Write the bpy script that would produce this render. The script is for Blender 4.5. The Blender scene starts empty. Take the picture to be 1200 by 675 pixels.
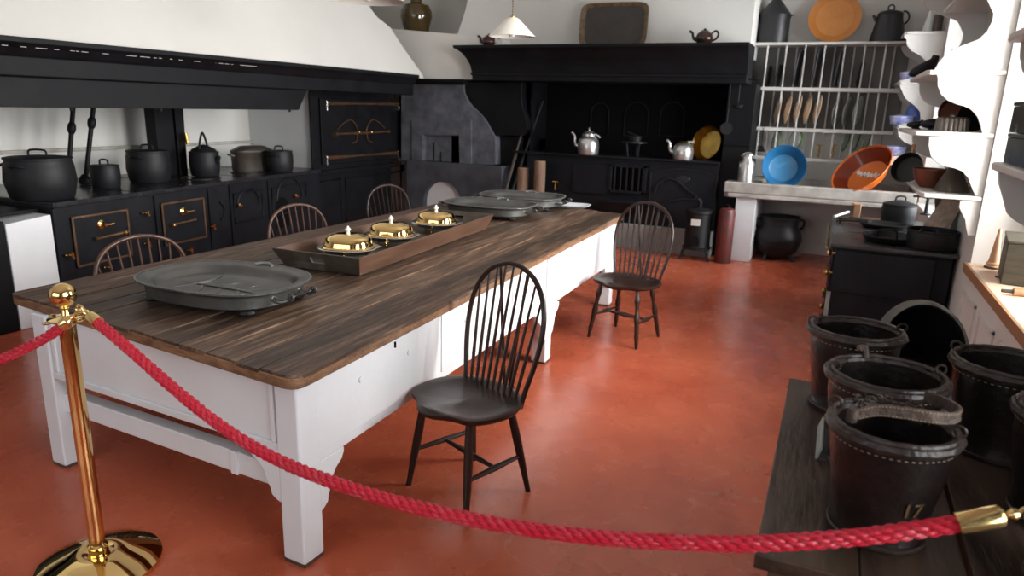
import bpy, bmesh, math, random
from mathutils import Vector, Matrix
PI = math.pi
sc = bpy.context.scene
COL = sc.collection
random.seed(7)

# ------------------------------------------------------------------ camera
F, PITCH, ROLL, YAW = 820.0, 0.2538970418, 0.0278754350, -0.42274955
cp, sp, cyw, syw = math.cos(PITCH), math.sin(PITCH), math.cos(YAW), math.sin(YAW)
fwd = Vector((syw*cp, cyw*cp, -sp)); r0 = Vector((cyw, -syw, 0)); u0 = r0.cross(fwd)
RT = r0*math.cos(ROLL)+u0*math.sin(ROLL); UP = -r0*math.sin(ROLL)+u0*math.cos(ROLL)
EYE = Vector((0, 0, 1.65))
cam = bpy.data.cameras.new('camera'); camo = bpy.data.objects.new('camera', cam); COL.objects.link(camo)
cam.sensor_width = 36; cam.lens = F/1200*36; cam.clip_start = .05; cam.clip_end = 200
m = Matrix((RT, UP, -fwd)).transposed().to_4x4(); m.translation = EYE
camo.matrix_world = m
sc.camera = camo
cam.dof.use_dof = True; cam.dof.focus_distance = 3.0; cam.dof.aperture_fstop = 3.2

# ------------------------------------------------------------------ light
sc.view_settings.view_transform = 'Standard'; sc.view_settings.look = 'None'
sc.view_settings.gamma = 1; sc.view_settings.use_curve_mapping = False
sc.view_settings.exposure = 0.12
w = bpy.data.worlds.new('sky'); sc.world = w; w.use_nodes = True
bg = w.node_tree.nodes['Background']; bg.inputs[0].default_value = (.86, .93, 1, 1); bg.inputs[1].default_value = 1.5
def area(name, loc, sx, sy, direction, energy, col=(1, 1, 1)):
    l = bpy.data.lights.new(name, 'AREA'); l.shape = 'RECTANGLE'; l.size = sx; l.size_y = sy; l.energy = energy; l.color = col
    o = bpy.data.objects.new(name, l); COL.objects.link(o); o.location = loc
    o.rotation_euler = Vector(direction).to_track_quat('-Z', 'Z').to_euler(); return o
# daylight outside each window opening
area('daylight_window_far', (1.5, 7.25, 1.9), 2.0, 2.2, (-1, 0, -.25), 270, (.95, .98, 1))
area('daylight_window_near', (1.5, 3.9, 1.9), 2.0, 2.2, (-1, 0, -.32), 500, (1, .98, .95))
area('daylight_window_side', (1.5, 0.6, 1.9), 2.2, 2.2, (-1, 0, -.25), 105, (.97, .98, 1))
area('daylight_window_behind', (-2.6, -3.4, 2.2), 5.0, 2.0, (0, 1, -.1), 45, (.93, .97, 1))

# ------------------------------------------------------------------ helpers
def at(x, y, X=None, Y=None, Z=None, D=None):
    d = (x-600)/F*RT - (y-337.5)/F*UP + fwd
    if X is not None: t = X/d.x
    elif Y is not None: t = Y/d.y
    elif Z is not None: t = (Z-1.65)/d.z
    else: t = D
    return EYE + d*t
def px(P, n):            # metres spanned by n pixels at point P
    return n*(Vector(P)-EYE).dot(fwd)/F

MATS = {}
def nodes(name):
    m = bpy.data.materials.new(name); m.use_nodes = True
    return m, m.node_tree.nodes, m.node_tree.links, m.node_tree.nodes['Principled BSDF']
def mat(name, col, rough=.5, metal=0., var=.15, scale=6., bump=.0, bscale=40., col2=None, stretch=(1, 1, 1), spec=.5, coat=0., rvar=.1):
    m, N, L, B = nodes(name)
    tc = N.new('ShaderNodeTexCoord'); mp = N.new('ShaderNodeMapping'); mp.inputs['Scale'].default_value = stretch
    L.new(tc.outputs['Object'], mp.inputs[0])
    n = N.new('ShaderNodeTexNoise'); n.inputs['Scale'].default_value = scale; n.inputs['Detail'].default_value = 6; n.inputs['Roughness'].default_value = .6
    L.new(mp.outputs[0], n.inputs['Vector'])
    r = N.new('ShaderNodeValToRGB'); r.color_ramp.elements[0].position = .3; r.color_ramp.elements[1].position = .72
    c2 = col2 or tuple(min(1, c*(1+var)) for c in col); c1 = tuple(c*(1-var) for c in col) if not col2 else col
    r.color_ramp.elements[0].color = (*c1, 1); r.color_ramp.elements[1].color = (*c2, 1)
    L.new(n.outputs['Fac'], r.inputs[0]); L.new(r.outputs[0], B.inputs['Base Color'])
    mr = N.new('ShaderNodeMapRange'); mr.inputs['To Min'].default_value = max(0.02, rough-rvar); mr.inputs['To Max'].default_value = min(1, rough+rvar)
    L.new(n.outputs['Fac'], mr.inputs[0]); L.new(mr.outputs[0], B.inputs['Roughness'])
    B.inputs['Metallic'].default_value = metal; B.inputs['Specular IOR Level'].default_value = spec
    B.inputs['Coat Weight'].default_value = coat
    if bump:
        n2 = N.new('ShaderNodeTexNoise'); n2.inputs['Scale'].default_value = bscale; n2.inputs['Detail'].default_value = 4
        L.new(mp.outputs[0], n2.inputs['Vector'])
        b = N.new('ShaderNodeBump'); b.inputs['Strength'].default_value = bump; b.inputs['Distance'].default_value = .01
        L.new(n2.outputs['Fac'], b.inputs['Height']); L.new(b.outputs[0], B.inputs['Normal'])
    MATS[name] = m; return m

mat('plaster', (.60, .585, .55), .85, var=.03, scale=1.5, bump=.15, bscale=12)
mat('plaster_grey', (.60, .61, .61), .85, var=.05, scale=2, bump=.2, bscale=15)
mat('ceiling_white', (.8, .79, .77), .9, var=.02)
mat('white_paint', (.74, .76, .78), .42, var=.03, scale=3, bump=.12, bscale=25)
mat('shelf_paint', (.60, .58, .55), .5, var=.03, scale=3, bump=.05)
mat('black_paint', (.006, .0062, .0075), .52, var=.3, scale=5, bump=.12, bscale=22, rvar=.12, spec=.15)
mat('range_iron', (.007, .008, .011), .5, var=.4, scale=6, bump=.12, bscale=30, rvar=.12, spec=.22)
mat('range_top', (.016, .016, .019), .25, var=.3, scale=8, bump=.05, bscale=30)
mat('cast_iron', (.010, .010, .011), .45, spec=.35, var=.3, scale=10, bump=.15, bscale=70, rvar=.08)
mat('pot_iron', (.010, .0105, .012), .52, spec=.3, var=.2, scale=10, bump=.05, bscale=90, rvar=.06)
mat('stone_grey', (.055, .058, .070), .8, scale=6, bump=.3, bscale=20, col2=(.13, .135, .155), spec=.2)
mat('stone_dark', (.035, .037, .045), .8, spec=.2, scale=4, bump=.3, bscale=20, col2=(.08, .083, .095))
mat('plinth_stone', (.2, .2, .19), .8, scale=5, bump=.3, col2=(.3, .3, .28))
mat('concrete', (.26, .24, .21), .7, scale=5, bump=.3, bscale=30, col2=(.55, .52, .48))
mat('brass', (.83, .60, .22), .14, metal=1, var=.06, scale=10, rvar=.05)
mat('brass_polished', (.86, .62, .26), .045, metal=1, var=.03, scale=4, rvar=.02)
mat('gold_hook', (.90, .68, .30), .16, metal=1, var=.03, rvar=.04)
mat('brass_dull', (.50, .33, .09), .3, metal=1, var=.25, scale=8)
mat('brass_dark', (.16, .09, .05), .42, metal=.7, var=.3, scale=12)
mat('bright_steel', (.75, .73, .70), .25, metal=1, var=.1)
mat('pewter', (.10, .10, .096), .40, metal=.85, scale=5, col2=(.20, .20, .19), bump=.06, bscale=60)
mat('pewter_dull', (.20, .205, .20), .42, metal=.75, scale=5, col2=(.30, .305, .30))
mat('aluminium', (.62, .61, .60), .3, metal=.9, var=.1, scale=12, bump=.06, bscale=50)
mat('silver', (.72, .72, .70), .2, metal=1, var=.05)
mat('porcelain', (.85, .85, .82), .15, var=.01)
mat('porcelain_blue', (.12, .2, .6), .2, var=.2)
mat('ebony', (.012, .011, .011), .25, var=.1)
mat('chair_wood', (.013, .006, .005), .33, scale=7, stretch=(1, 1, .25), col2=(.036, .016, .011), bump=.06, bscale=50, spec=.4)
mat('chair_brown', (.045, .018, .010), .35, scale=7, col2=(.11, .048, .028), bump=.06, bscale=50)
mat('bench_wood', (.022, .013, .009), .38, spec=.38, scale=5, stretch=(3, .5, 3), col2=(.10, .062, .042), bump=.35, bscale=22, rvar=.15)
mat('bench_edge', (.08, .05, .034), .5, scale=6, stretch=(.5, 3, 3), col2=(.14, .09, .06), bump=.3, bscale=22)
mat('tray_wood', (.045, .036, .027), .5, scale=5, stretch=(3, .4, 3), col2=(.10, .080, .062), bump=.2)
mat('tray_out', (.065, .030, .017), .5, scale=5, stretch=(3, .4, 3), col2=(.13, .066, .040), bump=.2)
mat('log_wood', (.12, .066, .040), .8, scale=8, stretch=(2, 2, .4), col2=(.24, .15, .10), bump=.4)
mat('board_wood', (.26, .18, .13), .55, scale=6, stretch=(.4, 4, 4), col2=(.48, .37, .29), bump=.2)
mat('sill_wood', (.62, .42, .29), .5, scale=5, stretch=(3, .4, 3), col2=(.74, .55, .41))
mat('sill_edge', (.28, .13, .06), .5, scale=5, stretch=(3, .4, 3), col2=(.36, .18, .09))
mat('light_wood', (.45, .24, .12), .5, scale=6, col2=(.56, .33, .19))
mat('leather', (.007, .0055, .0055), .36, spec=.38, scale=6, col2=(.024, .013, .011), bump=.35, bscale=35, rvar=.12)
mat('leather_rim', (.014, .010, .009), .36, spec=.42, scale=14, col2=(.055, .037, .029), bump=.5, bscale=45, rvar=.12)
mat('leather_worn', (.035, .024, .02), .55, scale=18, col2=(.12, .08, .058), bump=.8, bscale=60)
mat('stitch', (.38, .28, .18), .8)
mat('gold_paint', (.20, .12, .04), .6, scale=60, col2=(.05, .03, .015))
mat('enamel_blue', (.016, .11, .25), .22, var=.08)
mat('enamel_blue_light', (.04, .17, .32), .25, var=.08)
mat('enamel_orange', (.72, .16, .02), .14, var=.06)
mat('enamel_orange_shaded', (.22, .032, .011), .14, var=.1)  # the orange enamel darkened to paint shade on the basin's inner wall
mat('plate_orange', (.52, .19, .035), .35, var=.1)
mat('plate_orange_in', (.60, .24, .06), .35, var=.1)
mat('cream_ware', (.75, .58, .42), .3, var=.05)
mat('grey_ware', (.40, .42, .40), .3, var=.05)
mat('white_ware', (.68, .70, .67), .25, var=.03)
mat('green_ware', (.12, .25, .08), .3, var=.1)
mat('slate_plate', (.05, .05, .055), .5, var=.2)
mat('blue_white', (.06, .12, .62), .15, scale=18, col2=(.75, .8, .95))
mat('glass_jar', (.05, .03, .006), .06, var=.2, spec=.8)
mat('maroon_glaze', (.035, .008, .008), .1, var=.2)
mat('brown_glaze', (.03, .014, .010), .08, var=.2)
mat('lamp_enamel', (.80, .77, .70), .3, var=.02)
mat('bulb_white', (.82, .80, .86), .15, var=.01)
mat('tray_black', (.018, .017, .015), .5, scale=7, col2=(.045, .035, .026))
mat('tray_rim_worn', (.035, .025, .016), .5, scale=22, col2=(.20, .12, .05))
mat('red_can', (.16, .022, .014), .5, scale=9, col2=(.04, .012, .01))
mat('canister', (.014, .014, .016), .42, var=.2)
mat('paper', (.72, .70, .64), .8, var=.03)
mat('old_brown', (.05, .036, .026), .5, scale=6, col2=(.085, .062, .048))
mat('casserole_bronze', (.035, .026, .020), .45, scale=8, col2=(.055, .042, .033))
mat('copper_dull', (.20, .075, .045), .4, metal=.6, var=.3)
mat('tin', (.22, .19, .17), .35, metal=.8, var=.25, scale=15)
mat('box_green', (.03, .028, .018), .6, scale=9, stretch=(.5, 1, 4), col2=(.09, .07, .04), bump=.3)
mat('tap_brass', (.75, .48, .15), .2, metal=1)
mat('white_enamel', (.72, .73, .75), .25, var=.02)
mat('card_white', (.62, .70, .78), .35, var=.01)
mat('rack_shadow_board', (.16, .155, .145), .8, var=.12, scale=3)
mat('stove_top', (.022, .022, .025), .3, var=.3, scale=8, bump=.08, bscale=40, spec=.9)
mat('dead_black', (.004, .004, .0045), .9, var=.3, spec=.1)  # matte near-black for linings, joints, openings and small caps

# painted wood boards of the table top: planks along Y, with wear on them
def mat_planks():
    m, N, L, B = nodes('table_planks')
    tc = N.new('ShaderNodeTexCoord'); sx = N.new('ShaderNodeSeparateXYZ'); L.new(tc.outputs['Object'], sx.inputs[0])
    mp = N.new('ShaderNodeMapping'); mp.inputs['Scale'].default_value = (9, .7, 9); L.new(tc.outputs['Object'], mp.inputs[0])
    n = N.new('ShaderNodeTexNoise'); n.inputs['Scale'].default_value = 4; n.inputs['Detail'].default_value = 10; n.inputs['Roughness'].default_value = .7
    L.new(mp.outputs[0], n.inputs['Vector'])
    n3 = N.new('ShaderNodeTexNoise'); n3.inputs['Scale'].default_value = 1.6; n3.inputs['Detail'].default_value = 6; L.new(tc.outputs['Object'], n3.inputs['Vector'])
    r = N.new('ShaderNodeValToRGB'); e = r.color_ramp.elements
    e[0].position = .32; e[0].color = (.020, .011, .007, 1); e[1].position = .70; e[1].color = (.26, .165, .105, 1)
    a = r.color_ramp.elements.new(.5); a.color = (.080, .045, .027, 1)
    L.new(n.outputs['Fac'], r.inputs[0])
    # each plank a slightly different tone
    dv = N.new('ShaderNodeMath'); dv.operation = 'MULTIPLY'; dv.inputs[1].default_value = 1/.155; L.new(sx.outputs['X'], dv.inputs[0])
    fl = N.new('ShaderNodeMath'); fl.operation = 'FLOOR'; L.new(dv.outputs[0], fl.inputs[0])
    wn = N.new('ShaderNodeTexWhiteNoise'); wn.noise_dimensions = '1D'; L.new(fl.outputs[0], wn.inputs['W'])
    mr = N.new('ShaderNodeMapRange'); mr.inputs['To Min'].default_value = .6; mr.inputs['To Max'].default_value = 1.4; L.new(wn.outputs['Value'], mr.inputs[0])
    hs = N.new('ShaderNodeHueSaturation'); L.new(r.outputs[0], hs.inputs['Color']); L.new(mr.outputs[0], hs.inputs['Value'])
    # pale scratches
    mp2 = N.new('ShaderNodeMapping'); mp2.inputs['Scale'].default_value = (60, 2.2, 10); L.new(tc.outputs['Object'], mp2.inputs[0])
    n4 = N.new('ShaderNodeTexNoise'); n4.inputs['Scale'].default_value = 1.5; n4.inputs['Detail'].default_value = 5; L.new(mp2.outputs[0], n4.inputs['Vector'])
    r4 = N.new('ShaderNodeValToRGB'); r4.color_ramp.elements[0].position = .66; r4.color_ramp.elements[1].position = .74; L.new(n4.outputs['Fac'], r4.inputs[0])
    mm = N.new('ShaderNodeMath'); mm.operation = 'MULTIPLY'; L.new(r4.outputs[0], mm.inputs[0]); mm.inputs[1].default_value = .55
    mx = N.new('ShaderNodeMixRGB'); mx.inputs[2].default_value = (.36, .29, .23, 1); L.new(mm.outputs[0], mx.inputs[0]); L.new(hs.outputs[0], mx.inputs[1])
    # dark plank joints
    fr = N.new('ShaderNodeMath'); fr.operation = 'FRACT'; L.new(dv.outputs[0], fr.inputs[0])
    ab = N.new('ShaderNodeMath'); ab.operation = 'LESS_THAN'; ab.inputs[1].default_value = .0; L.new(fr.outputs[0], ab.inputs[0])
    mx2 = N.new('ShaderNodeMixRGB'); mx2.inputs[2].default_value = (.008, .005, .004, 1); L.new(ab.outputs[0], mx2.inputs[0]); L.new(mx.outputs[0], mx2.inputs[1])
    L.new(mx2.outputs[0], B.inputs['Base Color'])
    mr2 = N.new('ShaderNodeMapRange'); mr2.inputs['To Min'].default_value = .30; mr2.inputs['To Max'].default_value = .60; L.new(n3.outputs['Fac'], mr2.inputs[0]); L.new(mr2.outputs[0], B.inputs['Roughness'])
    b = N.new('ShaderNodeBump'); b.inputs['Strength'].default_value = .55; b.inputs['Distance'].default_value = .006
    sb = N.new('ShaderNodeMath'); sb.operation = 'SUBTRACT'; L.new(n.outputs['Fac'], sb.inputs[0]); L.new(ab.outputs[0], sb.inputs[1])
    L.new(sb.outputs[0], b.inputs['Height']); L.new(b.outputs[0], B.inputs['Normal'])
    MATS['table_planks'] = m
mat_planks()
mat('table_edge', (.10, .045, .02), .55, scale=4, stretch=(3, 3, 9), col2=(.32, .17, .085), bump=.5, bscale=25)

def mat_floor():
    m, N, L, B = nodes('red_floor')
    tc = N.new('ShaderNodeTexCoord')
    n = N.new('ShaderNodeTexNoise'); n.inputs['Scale'].default_value = 1.1; n.inputs['Detail'].default_value = 8; n.inputs['Roughness'].default_value = .62; n.inputs['Distortion'].default_value = .1
    L.new(tc.outputs['Object'], n.inputs['Vector'])
    r = N.new('ShaderNodeValToRGB'); e = r.color_ramp.elements
    e[0].position = .28; e[0].color = (.37, .066, .031, 1); e[1].position = .72; e[1].color = (.57, .142, .070, 1)
    L.new(n.outputs['Fac'], r.inputs[0])
    # fine pale specks and hairline cracks
    v = N.new('ShaderNodeTexVoronoi'); v.feature = 'DISTANCE_TO_EDGE'; v.inputs['Scale'].default_value = .55
    n2 = N.new('ShaderNodeTexNoise'); n2.inputs['Scale'].default_value = 3; n2.inputs['Detail'].default_value = 6; L.new(tc.outputs['Object'], n2.inputs['Vector'])
    ad = N.new('ShaderNodeVectorMath'); ad.operation = 'MULTIPLY_ADD'; ad.inputs[1].default_value = (.5, .5, .5); L.new(n2.outputs['Color'], ad.inputs[0]); L.new(tc.outputs['Object'], ad.inputs[2])
    L.new(ad.outputs[0], v.inputs['Vector'])
    lt = N.new('ShaderNodeMath'); lt.operation = 'LESS_THAN'; lt.inputs[1].default_value = .0016; L.new(v.outputs['Distance'], lt.inputs[0])
    n5 = N.new('ShaderNodeTexNoise'); n5.inputs['Scale'].default_value = 1.2; L.new(tc.outputs['Object'], n5.inputs['Vector'])
    gt = N.new('ShaderNodeMath'); gt.operation = 'GREATER_THAN'; gt.inputs[1].default_value = .5; L.new(n5.outputs['Fac'], gt.inputs[0])
    mu = N.new('ShaderNodeMath'); mu.operation = 'MULTIPLY'; L.new(lt.outputs[0], mu.inputs[0]); L.new(gt.outputs[0], mu.inputs[1])
    mu2 = N.new('ShaderNodeMath'); mu2.operation = 'MULTIPLY'; L.new(mu.outputs[0], mu2.inputs[0]); mu2.inputs[1].default_value = .45
    mx = N.new('ShaderNodeMixRGB'); mx.inputs[2].default_value = (.50, .27, .20, 1); L.new(mu2.outputs[0], mx.inputs[0]); L.new(r.outputs[0], mx.inputs[1])
    L.new(mx.outputs[0], B.inputs['Base Color'])
    n6 = N.new('ShaderNodeTexNoise'); n6.inputs['Scale'].default_value = 5; n6.inputs['Detail'].default_value = 6; L.new(tc.outputs['Object'], n6.inputs['Vector'])
    mr = N.new('ShaderNodeMapRange'); mr.inputs['To Min'].default_value = .20; mr.inputs['To Max'].default_value = .34; L.new(n6.outputs['Fac'], mr.inputs[0]); L.new(mr.outputs[0], B.inputs['Roughness'])
    b = N.new('ShaderNodeBump'); b.inputs['Strength'].default_value = .02; b.inputs['Distance'].default_value = .01; L.new(n6.outputs['Fac'], b.inputs['Height']); L.new(b.outputs[0], B.inputs['Normal'])
    MATS['red_floor'] = m
mat_floor()
def mat_rope():
    m, N, L, B = nodes('red_rope')
    B.inputs['Base Color'].default_value = (.52, .006, .028, 1); B.inputs['Roughness'].default_value = .36
    B.inputs['Sheen Weight'].default_value = .1
    tc = N.new('ShaderNodeTexCoord'); wv = N.new('ShaderNodeTexNoise'); wv.inputs['Scale'].default_value = 260
    L.new(tc.outputs['Object'], wv.inputs[0]); b = N.new('ShaderNodeBump'); b.inputs['Strength'].default_value = .4; b.inputs['Distance'].default_value = .002
    L.new(wv.outputs['Fac'], b.inputs['Height']); L.new(b.outputs[0], B.inputs['Normal'])
    MATS['red_rope'] = m
mat_rope()
def mat_glass():
    m = bpy.data.materials.new('window_glass'); m.use_nodes = True; N = m.node_tree.nodes; L = m.node_tree.links
    N.remove(N['Principled BSDF']); o = N['Material Output']
    t = N.new('ShaderNodeBsdfTransparent'); g = N.new('ShaderNodeBsdfGlossy'); g.inputs['Roughness'].default_value = .02
    fz = N.new('ShaderNodeFresnel'); mx = N.new('ShaderNodeMixShader')
    L.new(fz.outputs[0], mx.inputs[0]); L.new(t.outputs[0], mx.inputs[1]); L.new(g.outputs[0], mx.inputs[2]); L.new(mx.outputs[0], o.inputs[0])
    MATS['window_glass'] = m
mat_glass()
def mat_clear(name, rough=.08):
    m, N, L, B = nodes(name); B.inputs['Transmission Weight'].default_value = .85; B.inputs['Roughness'].default_value = rough
    B.inputs['Base Color'].default_value = (.85, .9, .9, 1); MATS[name] = m
mat_clear('acrylic')

class MB:
    def __init__(s): s.bm = bmesh.new(); s.mk = 0
    def mark(s): s.bm.verts.ensure_lookup_table(); s.mk = len(s.bm.verts); return s
    def xf(s, M):
        s.bm.verts.ensure_lookup_table()
        for v in s.bm.verts[s.mk:]: v.co = M @ v.co
        return s
    def box(s, x0, y0, z0, x1, y1, z1):
        v = [s.bm.verts.new(p) for p in ((x0,y0,z0),(x1,y0,z0),(x1,y1,z0),(x0,y1,z0),(x0,y0,z1),(x1,y0,z1),(x1,y1,z1),(x0,y1,z1))]
        for f in ((0,3,2,1),(4,5,6,7),(0,1,5,4),(1,2,6,5),(2,3,7,6),(3,0,4,7)): s.bm.faces.new([v[i] for i in f])
        return s
    def hexa(s, P):
        v = [s.bm.verts.new(p) for p in P]
        for f in ((0,3,2,1),(4,5,6,7),(0,1,5,4),(1,2,6,5),(2,3,7,6),(3,0,4,7)): s.bm.faces.new([v[i] for i in f])
        return s
    def rings(s, R, closed=True, cap0=True, cap1=True, loop=False):
        V = [[s.bm.verts.new(p) for p in ring] for ring in R]; n = len(V[0])
        rng = range(len(V)) if loop else range(len(V)-1)
        for i in rng:
            a, b = V[i], V[(i+1) % len(V)]
            for j in range(n if closed else n-1):
                k = (j+1) % n
                s.bm.faces.new((a[j], a[k], b[k], b[j]))
        if not loop:
            if cap0: s.bm.faces.new(V[0][::-1])
            if cap1: s.bm.faces.new(V[-1])
        return s
    def lathe(s, prof, seg=24, c=(0,0,0), sx=1, sy=1, M=None, cap0=True, cap1=True):
        R = []
        for r, z in prof:
            r = max(r, .0004)
            ring = [Vector((r*sx*math.cos(2*PI*k/seg), r*sy*math.sin(2*PI*k/seg), z)) for k in range(seg)]
            if M: ring = [M @ p for p in ring]
            R.append([p+Vector(c) for p in ring])
        return s.rings(R, cap0=cap0, cap1=cap1)
    def tube(s, pts, r, seg=8, closed=False, flat=1., upv=None):
        P = [Vector(p) for p in pts]; n = len(P); R = []
        T = []
        for i in range(n):
            a = P[(i-1) % n] if closed else P[max(i-1, 0)]; b = P[(i+1) % n] if closed else P[min(i+1, n-1)]
            T.append((b-a).normalized())
        u = Vector(upv) if upv else (Vector((0,0,1)) if abs(T[0].z) < .9 else Vector((1,0,0)))
        for i in range(n):
            t = T[i]; x = u - t*u.dot(t)
            if x.length < 1e-4: x = t.orthogonal()
            x.normalize(); y = t.cross(x)
            if not upv: u = x
            ri = r[i] if isinstance(r, (list, tuple)) else r
            R.append([P[i]+x*(ri*flat*math.cos(2*PI*k/seg))+y*(ri*math.sin(2*PI*k/seg)) for k in range(seg)])
        return s.rings(R, loop=closed)
    def prism(s, poly, axis, a, b):
        f = {'X': lambda p, d: (d, p[0], p[1]), 'Y': lambda p, d: (p[0], d, p[1]), 'Z': lambda p, d: (p[0], p[1], d)}[axis]
        A = [s.bm.verts.new(f(p, a)) for p in poly]; B = [s.bm.verts.new(f(p, b)) for p in poly]; n = len(poly)
        s.bm.faces.new(A); s.bm.faces.new(B[::-1])
        for i in range(n): s.bm.faces.new((A[i], B[i], B[(i+1) % n], A[(i+1) % n]))
        return s
    def build(s, name, mt, parent=None, world=False, bevel=0., bseg=2, angle=38, loc=None, rotz=0):
        bmesh.ops.recalc_face_normals(s.bm, faces=s.bm.faces)
        if world and parent: s.bm.transform(WM[parent.name].inverted())
        if loc is not None and not parent: s.bm.transform((Matrix.Translation(loc) @ Matrix.Rotation(rotz, 4, 'Z')).inverted()) if world else None
        me = bpy.data.meshes.new(name); s.bm.to_mesh(me); s.bm.free()
        for p in me.polygons: p.use_smooth = True
        try: me.set_sharp_from_angle(angle=math.radians(angle))
        except Exception: pass
        me.materials.append(MATS[mt] if isinstance(mt, str) else mt)
        o = bpy.data.objects.new(name, me); COL.objects.link(o)
        if parent: o.parent = parent; WM[o.name] = WM[parent.name].copy()
        elif loc is not None: o.location = loc; o.rotation_euler = (0, 0, rotz)
        if not parent: WM[o.name] = Matrix.Translation(loc if loc is not None else (0, 0, 0)) @ Matrix.Rotation(rotz, 4, 'Z')
        if bevel:
            md = o.modifiers.new('bev', 'BEVEL'); md.width = bevel; md.segments = bseg; md.limit_method = 'ANGLE'; md.angle_limit = math.radians(40); md.harden_normals = True
        return o
WM = {}
def thing(name, label, cat, loc=(0,0,0), rotz=0., group=None, tilt=(0,0)):
    o = bpy.data.objects.new(name, None); COL.objects.link(o); o.empty_display_size = .05
    o.location = loc; o.rotation_euler = (tilt[0], tilt[1], rotz)
    o['label'] = label; o['category'] = cat; o['kind'] = 'thing'
    if group: o['group'] = group
    from mathutils import Euler
    WM[o.name] = Matrix.Translation(loc) @ Euler((tilt[0], tilt[1], rotz)).to_matrix().to_4x4()
    return o
def tag(o, label, cat, group=None):
    o['label'] = label; o['category'] = cat; o['kind'] = 'thing'
    if group: o['group'] = group
    return o
def struct(o, label=None):
    o['kind'] = 'structure'
    if label: o['label'] = label
    return o
def dup(root, loc, rotz=0., label=None, tilt=None, scale=None):
    r = root.copy(); COL.objects.link(r); r.location = loc; r.rotation_euler = (tilt[0], tilt[1], rotz) if tilt else (0, 0, rotz)
    if scale: r.scale = (scale,)*3
    if label: r['label'] = label
    for ch in list(root.children):
        c = ch.copy(); COL.objects.link(c); c.parent = r
        for g in list(ch.children):
            d = g.copy(); COL.objects.link(d); d.parent = c
    return r
def arc(c, r, a0, a1, n, plane='XZ', sx=1., sz=1.):
    out = []
    for i in range(n+1):
        a = a0+(a1-a0)*i/n; u, v = r*sx*math.cos(a), r*sz*math.sin(a)
        out.append(Vector(c)+{'XZ': Vector((u,0,v)), 'YZ': Vector((0,u,v)), 'XY': Vector((u,v,0))}[plane])
    return out
def smooth(pts, n=6):
    P = [Vector(p) for p in pts]; out = []
    for i in range(len(P)-1):
        p0, p1, p2, p3 = P[max(i-1,0)], P[i], P[i+1], P[min(i+2,len(P)-1)]
        for k in range(n):
            t = k/n
            out.append(.5*((2*p1)+(p2-p0)*t+(2*p0-5*p1+4*p2-p3)*t*t+(3*p1-p0-3*p2+p3)*t**3))
    out.append(P[-1]); return out
def superell(a, b, n, seg, z, cx=0, cy=0):
    out = []
    for k in range(seg):
        t = 2*PI*k/seg; c, s_ = math.cos(t), math.sin(t)
        out.append(Vector((cx+a*math.copysign(abs(c)**(2/n), c), cy+b*math.copysign(abs(s_)**(2/n), s_), z)))
    return out

def hit(x, y, P, n):
    d = (x-600)/F*RT - (y-337.5)/F*UP + fwd
    n = Vector(n); return EYE + d*((Vector(P)-EYE).dot(n)/d.dot(n))

# ================================================================== ROOM
XR, YB, XL, ZC = .83, 9.2, -6.55, 3.7
struct(MB().box(XL-.3, -3.6, -.1, 1.3, YB+.3, 0).build('floor', 'red_floor'))
struct(MB().box(XL-.3, -3.6, ZC, 1.3, YB+.3, ZC+.1).build('ceiling', 'ceiling_white'))
struct(MB().box(XL-.3, -3.6, 0, XL, YB+.3, ZC).build('wall_left', 'plaster'))
struct(MB().box(XL, YB, 0, 1.3, YB+.3, ZC).build('wall_back', 'plaster'))
SZ, HZ = .78, 3.05
wins = [(-.9, 1.9), (3.42, 4.98), (6.2, 8.3)]
b = MB(); y = -3.6
for a, c in wins:
    b.box(XR, y, 0, XR+.37, a, ZC); b.box(XR, a, 0, XR+.37, c, SZ-.03); b.box(XR, a, HZ, XR+.37, c, ZC); y = c
b.box(XR, y, 0, XR+.37, YB, ZC)
struct(b.build('wall_right', 'plaster'))
b = MB(); b.box(XL, -3.2, 0, -5.2, -3.0, ZC); b.box(0, -3.2, 0, XR, -3.0, ZC); b.box(-5.2, -3.2, 0, 0, -3.0, 1.0); b.box(-5.2, -3.2, 3.2, 0, -3.0, ZC)
struct(b.build('wall_front', 'plaster'))
for i, (a, c) in enumerate(wins):
    b = MB(); x0, x1 = XR+.25, XR+.30
    for (u, v) in ((a, a+.07), (c-.07, c), ((a+c)/2-.03, (a+c)/2+.03)): b.box(x0, u, SZ-.02, x1, v, HZ)
    for z in (SZ, HZ-.08, 1.9): b.box(x0, a, z-.02, x1, c, z+.05)
    wf = struct(b.build('window_%d' % (i+1), 'shelf_paint', bevel=.004))
    g = MB().box(x0+.02, a+.03, SZ, x0+.026, c-.03, HZ-.03).build('window_glass', 'window_glass', wf); g['kind'] = 'structure'
b = MB(); x0 = -5.2
for u in (-5.2, -3.9, -2.63, -1.35, -.06): b.box(u, -3.14, 1.0, u+.06, -3.08, 3.2)
for z in (1.0, 2.1, 3.14): b.box(-5.2, -3.14, z, 0, -3.08, z+.06)
wf = struct(b.build('window_4', 'shelf_paint'))
g = MB().box(-5.18, -3.112, 1.02, -.02, -3.106, 3.18).build('window_glass', 'window_glass', wf); g['kind'] = 'structure'
# window boards
b = MB().box(XR-.02, 3.1, SZ-.028, XR+.27, 4.98, SZ+.02); s1 = struct(b.build('trim_1', 'sill_wood', bevel=.004), None)
b = MB().box(XR-.035, 3.1, SZ-.035, XR-.019, 4.985, SZ+.021); e = b.build('board_edge', 'sill_edge', s1, bevel=.003); e['kind'] = 'structure'
struct(MB().box(XR-.02, 6.2, SZ-.03, XR+.27, 8.3, SZ+.02).build('trim_2', 'shelf_paint', bevel=.004))
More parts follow.
